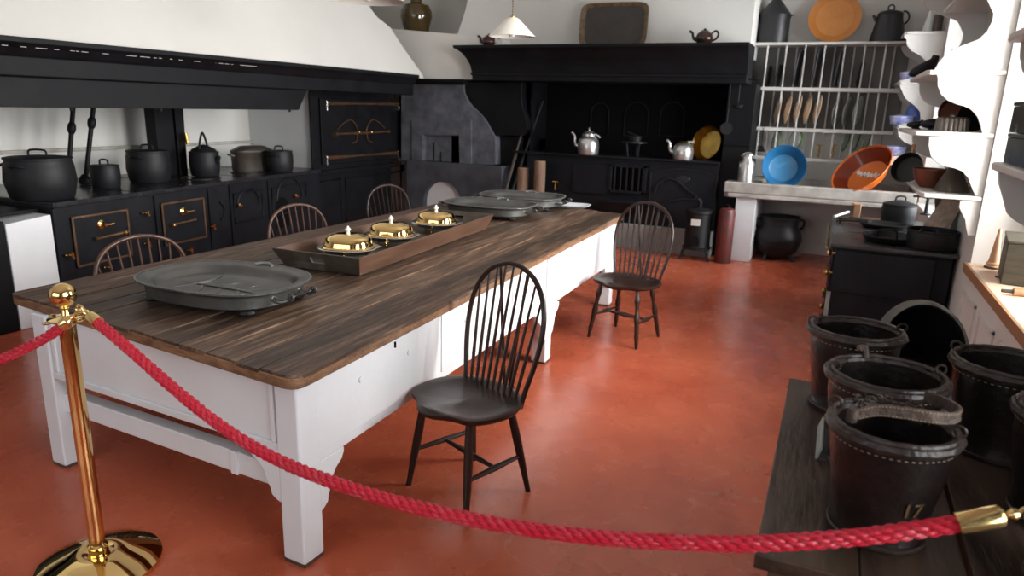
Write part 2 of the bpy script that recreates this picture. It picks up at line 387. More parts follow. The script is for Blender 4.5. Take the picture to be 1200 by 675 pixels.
# panelled dado below the near window
b = MB().box(XR-.025, 3.1, 0, XR, 5.0, .74)
for (a, c) in ((3.2, 3.75), (3.9, 4.3), (4.42, 4.86)):
    for (y0, y1, z0, z1) in ((a, c, .12, .14), (a, c, .64, .66), (a, a+.02, .12, .66), (c-.02, c, .12, .66)): b.box(XR-.037, y0, z0, XR-.02, y1, z1)
struct(b.build('trim_3', 'shelf_paint', bevel=.003))

# chimney breast above the big mantel
Y = 8.45
L = [at(px_, py_, Y=Y) for px_, py_ in ((534, 48), (537, 37), (541, 26), (545, 13), (548, 0), (552, -30))]
R = at(880, 48, Y=Y).x
poly = [(p.x, p.z) for p in L]; poly = [(poly[0][0], 2.25)] + poly + [(poly[-1][0]+.05, ZC), (R, ZC), (R, 2.25)]
struct(MB().prism(poly, 'Y', Y, YB).build('wall_chimney_breast', 'plaster'))
# plaster hood above the range, sloping back to the wall
HP, HN = Vector((-4.98, 5, 1.99)), Vector((1, 0, .5)).normalized()
hp = [hit(495, 87, HP, HN), hit(474, 58, HP, HN), hit(457, 32, HP, HN), hit(442, 20, HP, HN), hit(430, 4, HP, HN), hit(412, -30, HP, HN)]
def onp(y, z): return Vector((-4.98-.5*(z-1.99), y, z))
pts = [onp(1.2, 1.97), onp(hp[0].y, 1.97)] + hp + [onp(hp[-1].y-.2, ZC), onp(1.2, ZC)]
b = MB(); A = [b.bm.verts.new(p) for p in pts]; Bv = [b.bm.verts.new((XL-.02, p.y, p.z)) for p in pts]; n = len(pts)
b.bm.faces.new(A); b.bm.faces.new(Bv[::-1])
for i in range(n): b.bm.faces.new((A[i], Bv[i], Bv[(i+1) % n], A[(i+1) % n]))
struct(b.build('wall_hood', 'plaster', angle=60))
Y = 8.2
q = [at(px_, py_, Y=Y) for px_, py_ in ((452, 33), (475, 35), (510, 38), (548, 41), (580, 46))]
poly = [(XL, q[0].z)] + [(p.x, p.z) for p in q] + [(q[-1].x+.1, q[-1].z), (q[-1].x+.1, 1.97), (XL, 1.97)]
struct(MB().prism(poly, 'Y', Y, YB).build('wall_ledge', 'plaster'))
# white wall cheek beside the wall oven, and stained ledge on the wall behind the pots
struct(MB().box(XL, 6.62, 0, -5.62, 8.2, 1.97).build('wall_oven_pier', 'plaster_grey'))
z0 = at(150, 172, X=-6.5).z
struct(MB().box(XL, 1.2, z0-.02, XL+.05, 6.62, z0+.01).build('trim_4', 'concrete', bevel=.004))

# ================================================================== RANGE HOOD BEAM
t = thing('range_canopy', 'long black painted timber canopy beam running above the cooking range with chipped white streaks', 'range hood', (-4.95, 1.3, 1.55))
YE = at(490, 90, X=-4.9).y
prof = [(-4.88, 2.0), (-4.88, 1.965), (-4.92, 1.94), (-4.94, 1.90), (-4.965, 1.88), (-4.97, 1.76), (-4.985, 1.75), (-5.12, 1.75), (-5.12, 2.0)]
b = MB().prism([(x, z) for x, z in prof], 'Y', 1.3, YE); b.build('cornice', 'black_paint', t, True, bevel=.006)
Yc = at(352, 127, X=-5.0).y; Yd = at(362, 106, X=-5.0).y
b = MB(); poly = [(1.3, 1.755), (1.3, 1.555), (Yc, 1.555), (Yd, 1.755)]
b.prism(poly, 'X', -5.02, -5.06); b.build('valance_board', 'black_paint', t, True, bevel=.004)
b = MB().box(XL, 1.3, 1.9, -5.1, YE, 1.96); b.build('soffit', 'dead_black', t, True)
b = MB()
rr = random.Random(3)
for i in range(26):
    y = 2.9+rr.random()**1.2*2.2; l = .02+.09*rr.random()
    b.box(-4.9225+.0, y, 1.9385, -4.918, y+l, 1.946+.004*rr.random())
b.build('chipped_paint', 'plaster', t, True)
for y in (3.4, 4.15, 5.65):
    MB().tube([(-5.04, y, 1.56), (-5.04, y, 1.535)], .012, 8).build('bolt', 'black_paint', t, True)

# ================================================================== COOKING RANGE (against the left wall)
RO, RA = Vector((-5.16, 3.25, 0)), math.radians(5.6)
t = thing('cooking_range', 'long black cast iron range with two hinged oven doors and brass knobs', 'range', RO, RA)
RM = WM[t.name]; RI = RM.inverted(); RN = RM.to_3x3() @ Vector((1, 0, 0))
RL = 3.37
def fr(x, y, d=0.): p = RI @ hit(x, y, RO+RN*d, RN); return p.y, p.z
def rpoly(y0, y1, o):
    a, c = RM @ Vector((o, y0, 0)), RM @ Vector((o, y1, 0))
    return [(a.x, a.y), (c.x, c.y), (XL+.012, c.y), (XL+.012, a.y)]
MB().prism(rpoly(0, RL, 0), 'Z', .06, .84).build('body', 'range_iron', t, True, bevel=.006)
MB().prism(rpoly(-.02, RL, .025), 'Z', .84, .88).build('top_plate', 'range_top', t, True, bevel=.008)
b = MB()
for y in (.75, 1.48, 2.2, 2.9): b.box(-1.0, y, .8795, .0, y+.006, .8815)
b.build('plate_joint', 'dead_black', t)
for (x, y) in ((-.35, 2.55), (-.35, 1.85)): MB().tube(arc((x, y, .8812), .17, 0, 2*PI, 32, 'XY')[:-1], .006, 6, True).build('hob_ring', 'cast_iron', t)
def oven_door(c, nm, knob, latch, hpx):
    (y0, zt0), (y1, zt1), (y0b, zb0), (y1b, zb1) = [fr(*q) for q in c]
    ya, yb, za, zb = (y0+y0b)/2, (y1+y1b)/2, (zb0+zb1)/2, (zt0+zt1)/2
    d = MB().box(-.01, ya, za, .014, yb, zb).build('oven_door', 'range_iron', t, bevel=.005)
    s = MB(); e = .018
    for r in ((ya, yb, zb-e, zb), (ya, yb, za, za+e), (ya, ya+e, za, zb), (yb-e, yb, za, zb)): s.box(.012, r[0], r[2], .022, r[1], r[3])
    s.build('door_rim', 'brass_dark', d, bevel=.003)
    ky, kz = fr(*knob)
    k = MB().mark().lathe([(.036, 0), (.036, .006), (.026, .012), (.012, .016), (.010, .05), (.014, .055)], 20)
    k.tube([(0, 0, .05), (.0, .075, .05)], [.008, .012], 10)
    k.xf(Matrix.Translation((.014, ky, kz)) @ Matrix.Rotation(PI/2, 4, 'Y')); k.build('knob', 'brass', d)
    (la, lz), (lb, lz2) = fr(*latch[0]), fr(*latch[1])
    h = MB().tube([(.03, la, lz), (.03, la+(lb-la)*.12, lz+(lz2-lz)*.12), (.03, (la+lb)/2, (lz+lz2)/2), (.03, lb, lz2)], [.022, .012, .012, .016], 10)
    h.build('latch_bar', 'brass_dark', d)
    MB().mark().lathe([(.012, 0), (.016, .02), (.006, .03)], 12).xf(Matrix.Translation((.04, *(fr(*latch[2])))) @ Matrix.Rotation(PI/2, 4, 'Y')).build('knob', 'brass', d)
oven_door(((82.7,253),(150,245),(87,312),(152,302)), 1, (116.7,263), ((108,280),(147,271),(142,272)), None)
oven_door(((186.7,238),(238,230.7),(191.7,286.7),(240.7,280)), 2, (213,247.7), ((197,263.5),(226,257),(199,263.5)), None)
for (x, y) in ((169, 250), (80, 299), (171, 285), (125, 313), (247, 265), (220, 293)):
    yy, zz = fr(x, y)
    MB().tube([(0, yy, zz), (.05, yy, zz)], .008, 8).tube([(.05, yy-.005, zz+.028), (.05, yy+.005, zz-.028)], [.009, .009], 8).tube([(.02, yy-.045, zz+.008), (.02, yy+.02, zz)], .009, 8).build('thumb_turn', 'brass', t)
for (x, y) in ((278, 240), (344, 229)):
    yy, zz = fr(x, y)
    MB().mark().lathe([(.012, 0), (.010, .02), (.022, .03), (.026, .04), (.018, .052), (0, .056)], 16).xf(Matrix.Translation((0, yy, zz)) @ Matrix.Rotation(PI/2, 4, 'Y')).build('knob', 'brass', t)
for x, y0, y1 in ((62, 250, 345), (180, 228, 290), (243, 220, 300), (268, 214, 290), (313, 208, 280)):
    yy, _ = fr(x, y0); MB().box(-.005, yy-.012, .1, .016, yy+.012, .83).build('front_rib', 'range_iron', t)
for (xa, xb) in ((269, 311), (315, 362)):
    ya, za = fr(xa, 235); yb, _ = fr(xb, 235)
    MB().tube([(.004, ya+.05, .45), (.004, ya+.05, .74), (.004, yb-.05, .74), (.004, yb-.05, .45)], .012, 6, True).tube(arc((.006, (ya+yb)/2, .60), (yb-ya)*.32, 0, PI, 12, 'YZ'), .010, 6).build('panel_moulding', 'range_iron', t)
MB().tube(arc((.006, fr(255, 250)[0], .6), .09, -1.2, 1.2, 12, 'YZ'), .012, 6).build('scroll_moulding', 'range_iron', t)
yy, zz = fr(330, 237)
MB().prism([(yy-.11, .3), (yy-.11, .52)]+[(yy+.11*math.cos(a), .52+.11*math.sin(a)) for a in [PI-PI*i/10 for i in range(1, 10)]]+[(yy+.11, .52), (yy+.11, .3)], 'X', -.004, .004).build('ash_opening', 'dead_black', t)

# white masonry block at the near end of the range
yl = at(6, 263, X=-5.15).y
t = thing('masonry_block', 'whitewashed masonry block under a dark slab at the near end of the iron range', 'block', (-5.8, 3.0, 0))
za, zb = at(62, 251, X=-5.15).z, at(8, 263, X=-5.15).z
MB().hexa([(-6.5, yl, 0), (-5.15, yl, 0), (-5.15, 3.22, 0), (-6.5, 3.22, 0), (-6.5, yl, zb), (-5.15, yl, zb), (-5.15, 3.22, za), (-6.5, 3.22, za)]).build('block', 'white_paint', t, True, bevel=.008)
MB().box(XL+.01, 1.0, za+.005, -5.30, 3.23, za+.03).build('slab', 'black_paint', t, True, bevel=.004)
MB().box(-6.5, .9, 0, -5.152, yl-.003, .79).build('side_box', 'black_paint', t, True, bevel=.01)

# ================================================================== WALL OVEN
OX = -5.58
t = thing('wall_oven', 'tall black iron wall oven with two brass strap hinges and a brass bolt with scrolls', 'oven', (OX, 7.4, 0))
def ov(x, y, d=0.): p = at(x, y, X=OX+d); return p.y, p.z
yL, _ = ov(364, 150); yR, _ = ov(479, 150)
yR = min(yR, 8.28)
MB().box(OX-.03, 6.64, .0, OX, 8.2, 1.90).build('body', 'black_paint', t, True, bevel=.004)
b = MB()
for x in (366, 470): yy = ov(x, 150)[0]; b.box(OX, yy-.04, .72, OX+.02, yy+.04, 1.76)
zs = at(400, 200, X=OX).z
b.box(OX, 6.66, zs-.02, OX+.05, yR, zs+.03); b.box(OX, 6.66, 1.72, OX+.02, yR, 1.78)
for (x0, x1) in ((372, 400), (405, 470)):
    ya, yb = ov(x0, 230)[0], ov(x1, 230)[0]; b.tube([(OX+.002, ya, .15), (OX+.002, ya, zs-.1), (OX+.002, yb, zs-.1), (OX+.002, yb, .15)], .014, 6, True)
b.build('frame', 'black_paint', t, True, bevel=.004)
ya, za = ov(379, 187); yb, zb = ov(467, 121)
d = MB().box(OX, ya-.05, za-.06, OX+.03, yb+.04, zb+.03).build('oven_door', 'black_paint', t, True, bevel=.006)
for (p0, p1) in (((382, 121), (465, 122)), ((382, 185), (465, 179))):
    (a1, z1), (a2, z2) = ov(*p0, .03), ov(*p1, .03)
    h = MB(); P = [Vector((OX+.042, a1+(a2-a1)*k/6, z1+(z2-z1)*k/6)) for k in range(7)]
    h.tube(P, [.026, .022, .015, .013, .015, .022, .026], 8)
    h.build('strap_hinge', 'brass_dark', d, True)
    MB().box(OX+.03, a1-.02, z1-.085, OX+.062, a1, z1+.03).build('hinge_bracket', 'bright_steel', d, True, bevel=.003)
    MB().box(OX+.03, a2, z2-.085, OX+.062, a2+.025, z2+.03).build('hinge_bracket', 'bright_steel', d, True, bevel=.003)
(a1, z1), (a2, z2) = ov(391, 157, .05), ov(455, 154, .05)
MB().tube([(OX+.06, a1, z1), (OX+.06, a1+.08, z1), (OX+.06, (a1+a2)/2, z1), (OX+.06, a2-.06, z2), (OX+.06, a2, z2)], [.034, .016, .018, .014, .026], 10).build('bolt_bar', 'brass_dark', d, True)
b = MB(); mid = (a1+a2)/2
for s in (-1, 1):
    b.tube(smooth([(OX+.045, mid+s*.50, z1+.05), (OX+.045, mid+s*.36, z1+.13), (OX+.045, mid+s*.22, z1+.16), (OX+.045, mid+s*.10, z1+.06), (OX+.045, mid+s*.12, z1-.09), (OX+.045, mid+s*.22, z1-.12)], 6), .009, 6)
b.build('scroll', 'brass_dark', d, True)
for x in (421, 435.7):
    yy, zz = ov(x, 155, .08); MB().mark().lathe([(.018, 0), (.020, .01), (.010, .02)], 12, c=(0, 0, 0)).xf(Matrix.Translation((OX+.08, yy, zz)) @ Matrix.Rotation(PI/2, 4, 'Y')).build('knob', 'brass', d, True)

# ================================================================== GREY MASONRY OVEN IN THE CORNER
Y = 8.3
t = thing('corner_boiler', 'grey stone corner boiler with a shouldered chimney, square fire hole and arched opening', 'masonry stove', (-4.7, 8.5, 0))
def pp(L, Y): return [(at(a, b_, Y=Y).x, at(a, b_, Y=Y).z) for a, b_ in L]
poly = pp([(470, 95), (543, 97), (543.5, 108), (547, 117), (552, 124), (558, 129), (564, 135), (570, 143), (575, 152), (580, 161), (581, 193), (539, 193), (538, 159), (497, 159), (496, 193), (470, 193)], Y)
MB().prism(poly, 'Y', Y, YB-.02).build('chimney', 'stone_grey', t, True, bevel=.006)
poly = pp([(483, 140), (553, 140), (553, 192), (539, 192), (538.5, 157.5), (496.5, 157.5), (495.5, 192), (483, 192)], Y)
MB().prism(poly, 'Y', Y-.018, Y+.01).build('fire_hole_surround', 'stone_grey', t, True, bevel=.004)
p0, p1 = at(496, 159, Y=Y+.06), at(528, 193, Y=Y+.06)
MB().box(p0.x-.02, Y+.06, p1.z, p1.x, Y+.09, p0.z+.02).build('shutter', 'stone_grey', t, True, bevel=.004)
b = MB()
for x in (508, 516): q = at(x, 180, Y=Y+.055); b.box(q.x, Y+.052, p1.z, q.x+.012, Y+.062, p0.z-.08 if x == 508 else p0.z-.2)
b.build('slot', 'dead_black', t, True)
MB().box(p0.x-.1, Y+.5, p1.z-.1, p1.x+.3, Y+.52, p0.z+.1).build('fire_hole_lining', 'dead_black', t, True)
# lower block with arch
zt = at(530, 191, Y=Y-.08).z; xl, xr = at(476, 195, Y=Y-.08).x, at(588, 195, Y=Y-.08).x
ac = at(518, 238, Y=Y-.08); ar = px(ac, 25)
poly = [(xl, 0), (xl, zt), (xr, zt), (xr, 0), (ac.x+ar, 0), (ac.x+ar, ac.z)] + [(ac.x+ar*math.cos(a), ac.z+ar*math.sin(a)) for a in [PI*i/16 for i in range(1, 16)]] + [(ac.x-ar, ac.z), (ac.x-ar, 0)]
MB().prism(poly, 'Y', Y-.08, Y+.2).build('base', 'stone_dark', t, True, bevel=.01)
MB().box(ac.x-ar-.05, Y-.0, 0, ac.x+ar+.05, Y+.05, ac.z+ar+.05).build('arch_panel', 'plaster_grey', t, True)
MB().box(-5.5, Y-.03, zt-.03, xr+.01, YB-.02, zt+.0).build('ledge', 'stone_dark', t, True, bevel=.006)
p = at(545, 90, Y=8.2)
b = MB().prism([(8.195, 1.90), (8.195, 1.925), (8.12, 1.935), (8.12, 1.965), (8.3, 1.965), (8.3, 1.90)], 'X', -5.2, p.x); b.build('cornice', 'black_paint', t, True, bevel=.008)

# ================================================================== BIG FIREPLACE SURROUND
t = thing('fireplace_surround', 'wide black painted fireplace surround with deep moulded mantel shelf and scrolled corbel', 'fireplace', (-2.6, 8.3, 0))
yf = 7.9
def XX(x, y, Y): return at(x, y, Y=Y).x
xr = XX(877, 60, yf)
Rn = []
zt = at(700, 51, Y=yf).z
lv = [(zt, 0, 530), (zt-.035, 0, 531), (zt-.045, .015, 534), (zt-.09, .05, 541), (zt-.16, .09, 547), (zt-.23, .115, 551), (zt-.31, .125, 553), (zt-.318, .10, 551), (zt-.345, .10, 552)]
for z, dy, xx in lv:
    x0 = XX(xx, 70, yf+dy)
    Rn.append([Vector((x0, yf+dy, z)), Vector((xr, yf+dy, z)), Vector((xr, YB-.01 if dy > .3 else 8.46, z)), Vector((x0, 8.46, z))])
MB().rings(Rn).build('mantel_shelf', 'black_paint', t, True, bevel=.004)
zl = lv[-1][0]
x0 = XX(553, 100, 8.02)
b = MB().box(x0, 8.02, zl-.06, xr, 8.5, zl+.01); b.build('lintel', 'black_paint', t, True, bevel=.006)
b = MB()
for x in (716, 859): q = at(x, 60, Y=yf+.1); b.prism([(yf+.03, zt-.045), (yf+.10, zt-.12), (yf+.14, zt-.12), (yf+.14, zt-.045)], 'X', q.x-.02, q.x+.02)
b.build('bracket', 'black_paint', t, True)
# corbel
poly = pp([(540, 96), (612, 96), (611, 112), (613, 128), (617, 140), (618, 150), (612, 159), (573, 159), (568, 140), (556, 125), (545, 110)], 8.34)
MB().prism(poly, 'Y', 8.34, 8.75).build('corbel', 'black_paint', t, True, bevel=.01)
a_, c_ = at(575, 160, Y=8.4), at(612, 160, Y=8.4)
MB().box(a_.x, 8.45, 0, c_.x-.02, YB, a_.z+.01).build('side_pier', 'black_paint', t, True, bevel=.006)
xpr = XX(844, 200, 8.42)
b = MB().box(xpr, 8.42, 0, XX(876, 200, 8.42), YB, zl-.05)
q = at(860, 170, Y=8.42)
b.box(xpr, 8.40, q.z-.01, XX(876, 200, 8.4), 8.43, q.z+.01)
b.build('pilaster', 'black_paint', t, True, bevel=.006)
xc = XX(640, 130, 8.9)
MB().box(xc, 8.92, .9, xpr, 8.97, 2.05).build('back_plate', 'dead_black', t, True)
MB().box(xc-.03, 8.45, 1.09, xc, 8.95, 2.05).build('cheek', 'black_paint', t, True)
zz = at(630, 163, Y=8.7).z
MB().box(XX(575, 200, 8.7), 8.7, 0, xc, YB-.01, zz).build('recess_box', 'black_paint', t, True, bevel=.005)
MB().box(c_.x-.3, 8.46, 1.95, xr, YB-.01, 1.99).build('flue_board', 'dead_black', t, True)
for xa, xb in ((693, 712), (733, 758), (775, 800)):
    A, Bq = at(xa, 125, Y=8.915), at(xb, 160, Y=8.915)
    w_ = Bq.x-A.x; P = [Vector((A.x, 8.915, Bq.z)), Vector((A.x, 8.915, A.z-w_*.3))]+arc(((A.x+Bq.x)/2, 8.915, A.z-w_*.3), w_/2, PI, 0, 8)+[Vector((Bq.x, 8.915, Bq.z))]
    MB().tube(P, .008, 6, True).build('panel_moulding', 'range_iron', t, True)

# cooker inside the fireplace
t = thing('hearth_cooker', 'black cast iron cooker set in the wide fireplace with barred grate and oval oven crest', 'cooker', (-2.3, 8.4, .2))
YF = 8.36
MB().box(xc-.02, YF, .30, xpr, 8.92, 1.075).build('body', 'range_iron', t, True, bevel=.005)
MB().box(XX(600, 180, 8.3), YF-.06, 1.075, xpr, 8.93, 1.10).build('hob', 'range_iron', t, True, bevel=.006)
MB().box(xc-.4, YF-.12, 0, xpr+.0, 8.9, .30).build('plinth', 'plinth_stone', t, True, bevel=.01)
def hf(x, y): return at(x, y, Y=YF)
A, Bq = hf(673, 191), hf(714, 228)
d = MB().box(A.x, YF-.03, Bq.z, Bq.x, YF, A.z).build('fire_door', 'range_iron', t, True, bevel=.004)
A, Bq = hf(716, 192), hf(757, 228)
b = MB()
for (x0, x1, z0, z1) in ((A.x, Bq.x, A.z-.03, A.z), (A.x, Bq.x, Bq.z, Bq.z+.03), (A.x, A.x+.03, Bq.z, A.z), (Bq.x-.05, Bq.x, Bq.z, A.z)): b.box(x0, YF-.05, z0, x1, YF, z1)
b.build('grate_frame', 'range_iron', t, True, bevel=.004)
MB().box(A.x+.02, YF-.012, Bq.z+.02, Bq.x-.04, YF+.01, A.z-.02).build('fire_mouth', 'dead_black', t, True)
for k in range(5):
    x = A.x+.07+k*(Bq.x-A.x-.16)/4; MB().box(x-.008, YF-.045, Bq.z+.01, x+.008, YF-.028, A.z-.01).build('grate_bar', 'cast_iron', t, True)
A, Bq = hf(709, 233), hf(750, 250)
MB().hexa([(A.x, YF-.12, Bq.z), (Bq.x, YF-.12, Bq.z), (Bq.x, YF, Bq.z), (A.x, YF, Bq.z), (A.x-.02, YF-.2, A.z), (Bq.x+.02, YF-.2, A.z), (Bq.x+.02, YF, A.z), (A.x-.02, YF, A.z)]).build('ash_hopper', 'range_iron', t, True, bevel=.006)
A, Bq = hf(764, 196), hf(834, 272)
n = 12; w_ = Bq.x-A.x
poly = [(A.x, Bq.z), (Bq.x, Bq.z), (Bq.x, A.z-.06)]+[(Bq.x-w_*k/n, A.z-.06+.06*math.sin(PI*k/n)) for k in range(1, n)]+[(A.x, A.z-.06)]
d = MB().prism(poly, 'Y', YF-.02, YF).build('oven_door', 'range_iron', t, True, bevel=.004)
MB().tube([Vector((x, YF-.022, z)) for x, z in poly], .010, 6, True).build('door_rim', 'cast_iron', d, True)
c = hf(800, 210)
MB().mark().lathe([(.09, 0), (.08, .012), (0, .014)], 24, sy=.55).xf(Matrix.Translation((c.x, YF-.02, c.z)) @ Matrix.Rotation(PI/2, 4, 'X')).build('crest', 'cast_iron', d, True)
P = smooth([hf(x, y)+Vector((0, -.035, 0)) for x, y in ((768, 225), (772, 215), (784, 209), (795, 212), (806, 222), (816, 229), (814, 233), (800, 233), (783, 236), (772, 244), (768, 236))], 5)
MB().tube(P, .013, 6).build('scroll_hinge', 'cast_iron', d, True)
c = hf(653, 217)
b = MB().tube([c, c+Vector((0, -.08, 0))], .014, 8).tube([c+Vector((0, -.07, .045)), c+Vector((0, -.075, -.05))], .012, 8).tube([c+Vector((-.04, -.07, .05)), c+Vector((.04, -.07, .05))], .008, 8)
b.build('brass_tap', 'tap_brass', t, True)

# ================================================================== CONCRETE SINK SLAB
t = thing('sink_bench', 'worn concrete sink slab on a white leg below the plate rack', 'sink', (-.2, 8.6, 0))
xl_, xr_ = XX(849, 215, 8.2), .80
ztop, zbot = .90, .73
poly = [(xl_+.05, 8.18), (.0, 8.18), (xr_, 8.18), (xr_, YB-.02), (xl_, YB-.02), (xl_, 8.23)]
b = MB().box(0, 0, 0, .1, .1, .1) if False else MB()
b.prism(poly, 'Z', zbot, .78)
b.box(xl_, 8.18, .78, xr_, 8.30, ztop).box(xl_, 8.3, .78, xl_+.38, YB-.02, ztop).box(xl_+.38, YB-.1, .78, xr_, YB-.02, ztop)
b.build('trough', 'concrete', t, True, bevel=.015, bseg=3)
b = MB().box(XX(862, 240, 8.25), 8.24, 0, XX(886, 240, 8.25), YB-.03, .735); b.build('leg', 'white_paint', t, True, bevel=.008)
b = MB().box(.62, 8.24, 0, .78, YB-.03, .735); b.build('leg', 'plaster_grey', t, True, bevel=.008)

# ================================================================== LONG TABLE
t = thing('kitchen_table', 'long farmhouse table with worn brown plank top on white painted legs and apron', 'table', (-2.4, 3.9, 0))
TZ = .78
A, Bq, C, D = Vector((-3.3, 1.83)), Vector((-1.5, 1.64)), Vector((-1.6, 5.86)), Vector((-3.22, 6.3))
def rc(P, Q, R_, r, n=5):   # rounded corner at Q
    a = (P-Q).normalized()*r; c = (R_-Q).normalized()*r
    return [Q+a*(1-u)**2+c*u**2 for u in [k/n for k in range(n+1)]]
poly = rc(D, A, Bq, .04)+rc(A, Bq, C, .07)+rc(Bq, C, D, .03)+rc(C, D, A, .03)
# real boards running the length of the table with open joints and slightly uneven heights and ends
def edgept(P, Q, R_, S, u):    # point at fraction u across, near end and far end
    return P.lerp(Q, u), S.lerp(R_, u)
b = MB(); rr = random.Random(11); us = [0]
NP = 12
for k in range(NP-1): us.append((k+1)/NP+rr.uniform(-.012, .012))
us.append(1)
for k in range(NP):
    g = .0036/1.7
    n0, f0 = edgept(A, Bq, C, D, us[k]+(g if k else 0)); n1, f1 = edgept(A, Bq, C, D, us[k+1]-(g if k < NP-1 else 0))
    e0, e1 = rr.uniform(-.003, .006), rr.uniform(-.02, .02); dz = rr.uniform(-.004, .0012)
    dn = Vector((0, 1))
    n0 = n0+dn*e0; n1 = n1+dn*e0; f0 = f0+dn*e1; f1 = f1+dn*e1
    if k == NP-1: pl_ = [n0]+rc(n0, n1, f1, .07)+rc(n1, f1, f0, .03)+[f0]
    elif k == 0: pl_ = rc(f0, n0, n1, .04)+[n1, f1, f0]
    else: pl_ = [n0, n1, f1, f0]
    b.rings([[Vector((p.x, p.y, z)) for p in pl_] for z in (TZ-.02, TZ+dz-.002)])
b.build('tabletop', 'table_planks', t, True, angle=50, bevel=.002)
b = MB().rings([[Vector((p.x, p.y, z)) for p in poly] for z in (TZ-.052, TZ-.012)])
b.build('top_edge', 'table_edge', t, True, bevel=.006)
# frame corner posts (outer corners)
def leg(cx, cy, s=.05, rz=0, foot=True):
    g = MB().mark(); g.box(-s, -s, 0.012, s, s, TZ-.052); g.xf(Matrix.Translation((cx, cy, 0)) @ Matrix.Rotation(rz, 4, 'Z'))
    o = g.build('leg', 'white_paint', t, True, bevel=.009)
    MB().mark().box(-s*.95, -s*.95, 0, s*.95, s*.95, .013).xf(Matrix.Translation((cx, cy, 0)) @ Matrix.Rotation(rz, 4, 'Z')).build('foot', 'old_brown', o, True)
    return o
NR, NL = Vector((-1.612, 1.765)), Vector((-3.045, 1.835))
MR, FR, FL, ML = Vector((-1.63, 4.12)), Vector((-1.67, 5.68)), Vector((-3.08, 6.02)), Vector((-3.08, 4.1))
rz = math.atan2(NR.y-NL.y, NR.x-NL.x)
for p, r in ((NR, rz), (NL, rz), (MR, 0.02), (ML, 0), (FR, 0.02), (FL, 0)): leg(p.x, p.y, .052 if p is not NL else .05, r)
ZA = ZA_ = .405
def board(P, Q, z0, z1, th=.03, off=0., inset=0.):
    d = (Q-P).normalized(); nrm = Vector((d.y, -d.x)); a = P+d*inset+nrm*off; c = Q-d*inset+nrm*off
    return [(a.x, a.y, z0), (c.x, c.y, z0), (c.x-nrm.x*th, c.y-nrm.y*th, z0), (a.x-nrm.x*th, a.y-nrm.y*th, z0),
            (a.x, a.y, z1), (c.x, c.y, z1), (c.x-nrm.x*th, c.y-nrm.y*th, z1), (a.x-nrm.x*th, a.y-nrm.y*th, z1)]
dE = (NR-NL).normalized()
# near end: apron board with bead frame, stretcher rail
ZE = .47
MB().hexa(board(NL, NR, ZE, TZ-.052, off=.035)).build('end_apron', 'white_paint', t, True, bevel=.004)
b = MB()
b.hexa(board(NL, NR, ZE-.03, ZE, off=.045)); b.hexa(board(NL+dE*.07, NL+dE*.085, ZE, TZ-.06, off=.043)); b.hexa(board(NR-dE*.085, NR-dE*.065, ZE, TZ-.06, off=.045))
b.build('apron_bead', 'white_paint', t, True, bevel=.003)
b = MB().hexa(board(NL+dE*.04, NR-dE*.04, .265, .355, th=.06, off=.012)); b.hexa(board(NR-dE*.34, NR-dE*.30, .26, .358, th=.07, off=.020))
b.build('stretcher', 'white_paint', t, True, bevel=.006)
# side apron with drawer fronts
dS = (FR-NR).normalized()
def side(P, Q, s):
    MB().hexa(board(P, Q, ZA-.03, TZ-.052, off=.045*s) if s > 0 else board(Q, P, ZA-.03, TZ-.052, off=.045)).build('side_apron', 'white_paint', t, True, bevel=.004)
side(NR, FR, 1); side(NL, FL, -1)
MB().hexa(board(FR, FL, ZA-.03, TZ-.052, off=.045)).build('end_apron', 'white_paint', t, True, bevel=.004)
for (u0, u1) in ((.045, .92), (.95, 1.75), (1.78, 2.32), (2.45, 3.05), (3.08, 3.78)):
    dr = MB().hexa(board(NR+dS*u0, NR+dS*u1, ZA+.01, TZ-.065, th=.01, off=.051)).build('drawer', 'white_paint', t, True, bevel=.003)
    for uu in (.3, .7):
        p = NR+dS*(u0+(u1-u0)*uu); 
        MB().mark().lathe([(.014, 0), (.012, .004), (0, .005)], 12).xf(Matrix.Translation((p.x+.052, p.y, .61)) @ Matrix.Rotation(PI/2, 4, 'Y')).build('plug', 'white_paint', dr, True)
p = NR+dS*.55; MB().box(p.x+.049, p.y-.004, .665, p.x+.056, p.y+.004, .69).build('keyhole', 'dead_black', t, True)
# curved brackets either side of the legs
def bracket(P, d, s=1., zt=None):
    ZA = (zt+.03) if zt else ZA_
    prof = [(0, ZA-.03), (.15*s, ZA-.03), (.15*s, ZA-.05), (.135*s, ZA-.075), (.10*s, ZA-.095), (.075*s, ZA-.125), (.07*s, ZA-.15), (.05*s, ZA-.185), (.045*s, ZA-.21), (.02*s, ZA-.225), (0, ZA-.23)]
    nrm = Vector((d.y, -d.x)); b = MB()
    V = []
    for o in (-.02, .02): V.append([b.bm.verts.new((P.x+d.x*u+nrm.x*o, P.y+d.y*u+nrm.y*o, z)) for u, z in prof])
    b.bm.faces.new(V[0]); b.bm.faces.new(V[1][::-1]); n = len(prof)
    for i in range(n): b.bm.faces.new((V[0][i], V[1][i], V[1][(i+1) % n], V[0][(i+1) % n]))
    b.build('bracket', 'white_paint', t, True, bevel=.004)
o = Vector((.025, 0))
bracket(NR+dS*.05+o, dS); bracket(MR+o-dS*.05, -dS); bracket(MR+o+dS*.05, dS); bracket(FR+o-dS*.05, -dS)
nE = Vector((dE.y, -dE.x))
bracket(NR-dE*.05+nE*.03, -dE, zt=ZE-.03)
bracket(FL-Vector((0, .05)), Vector((0, -1)))

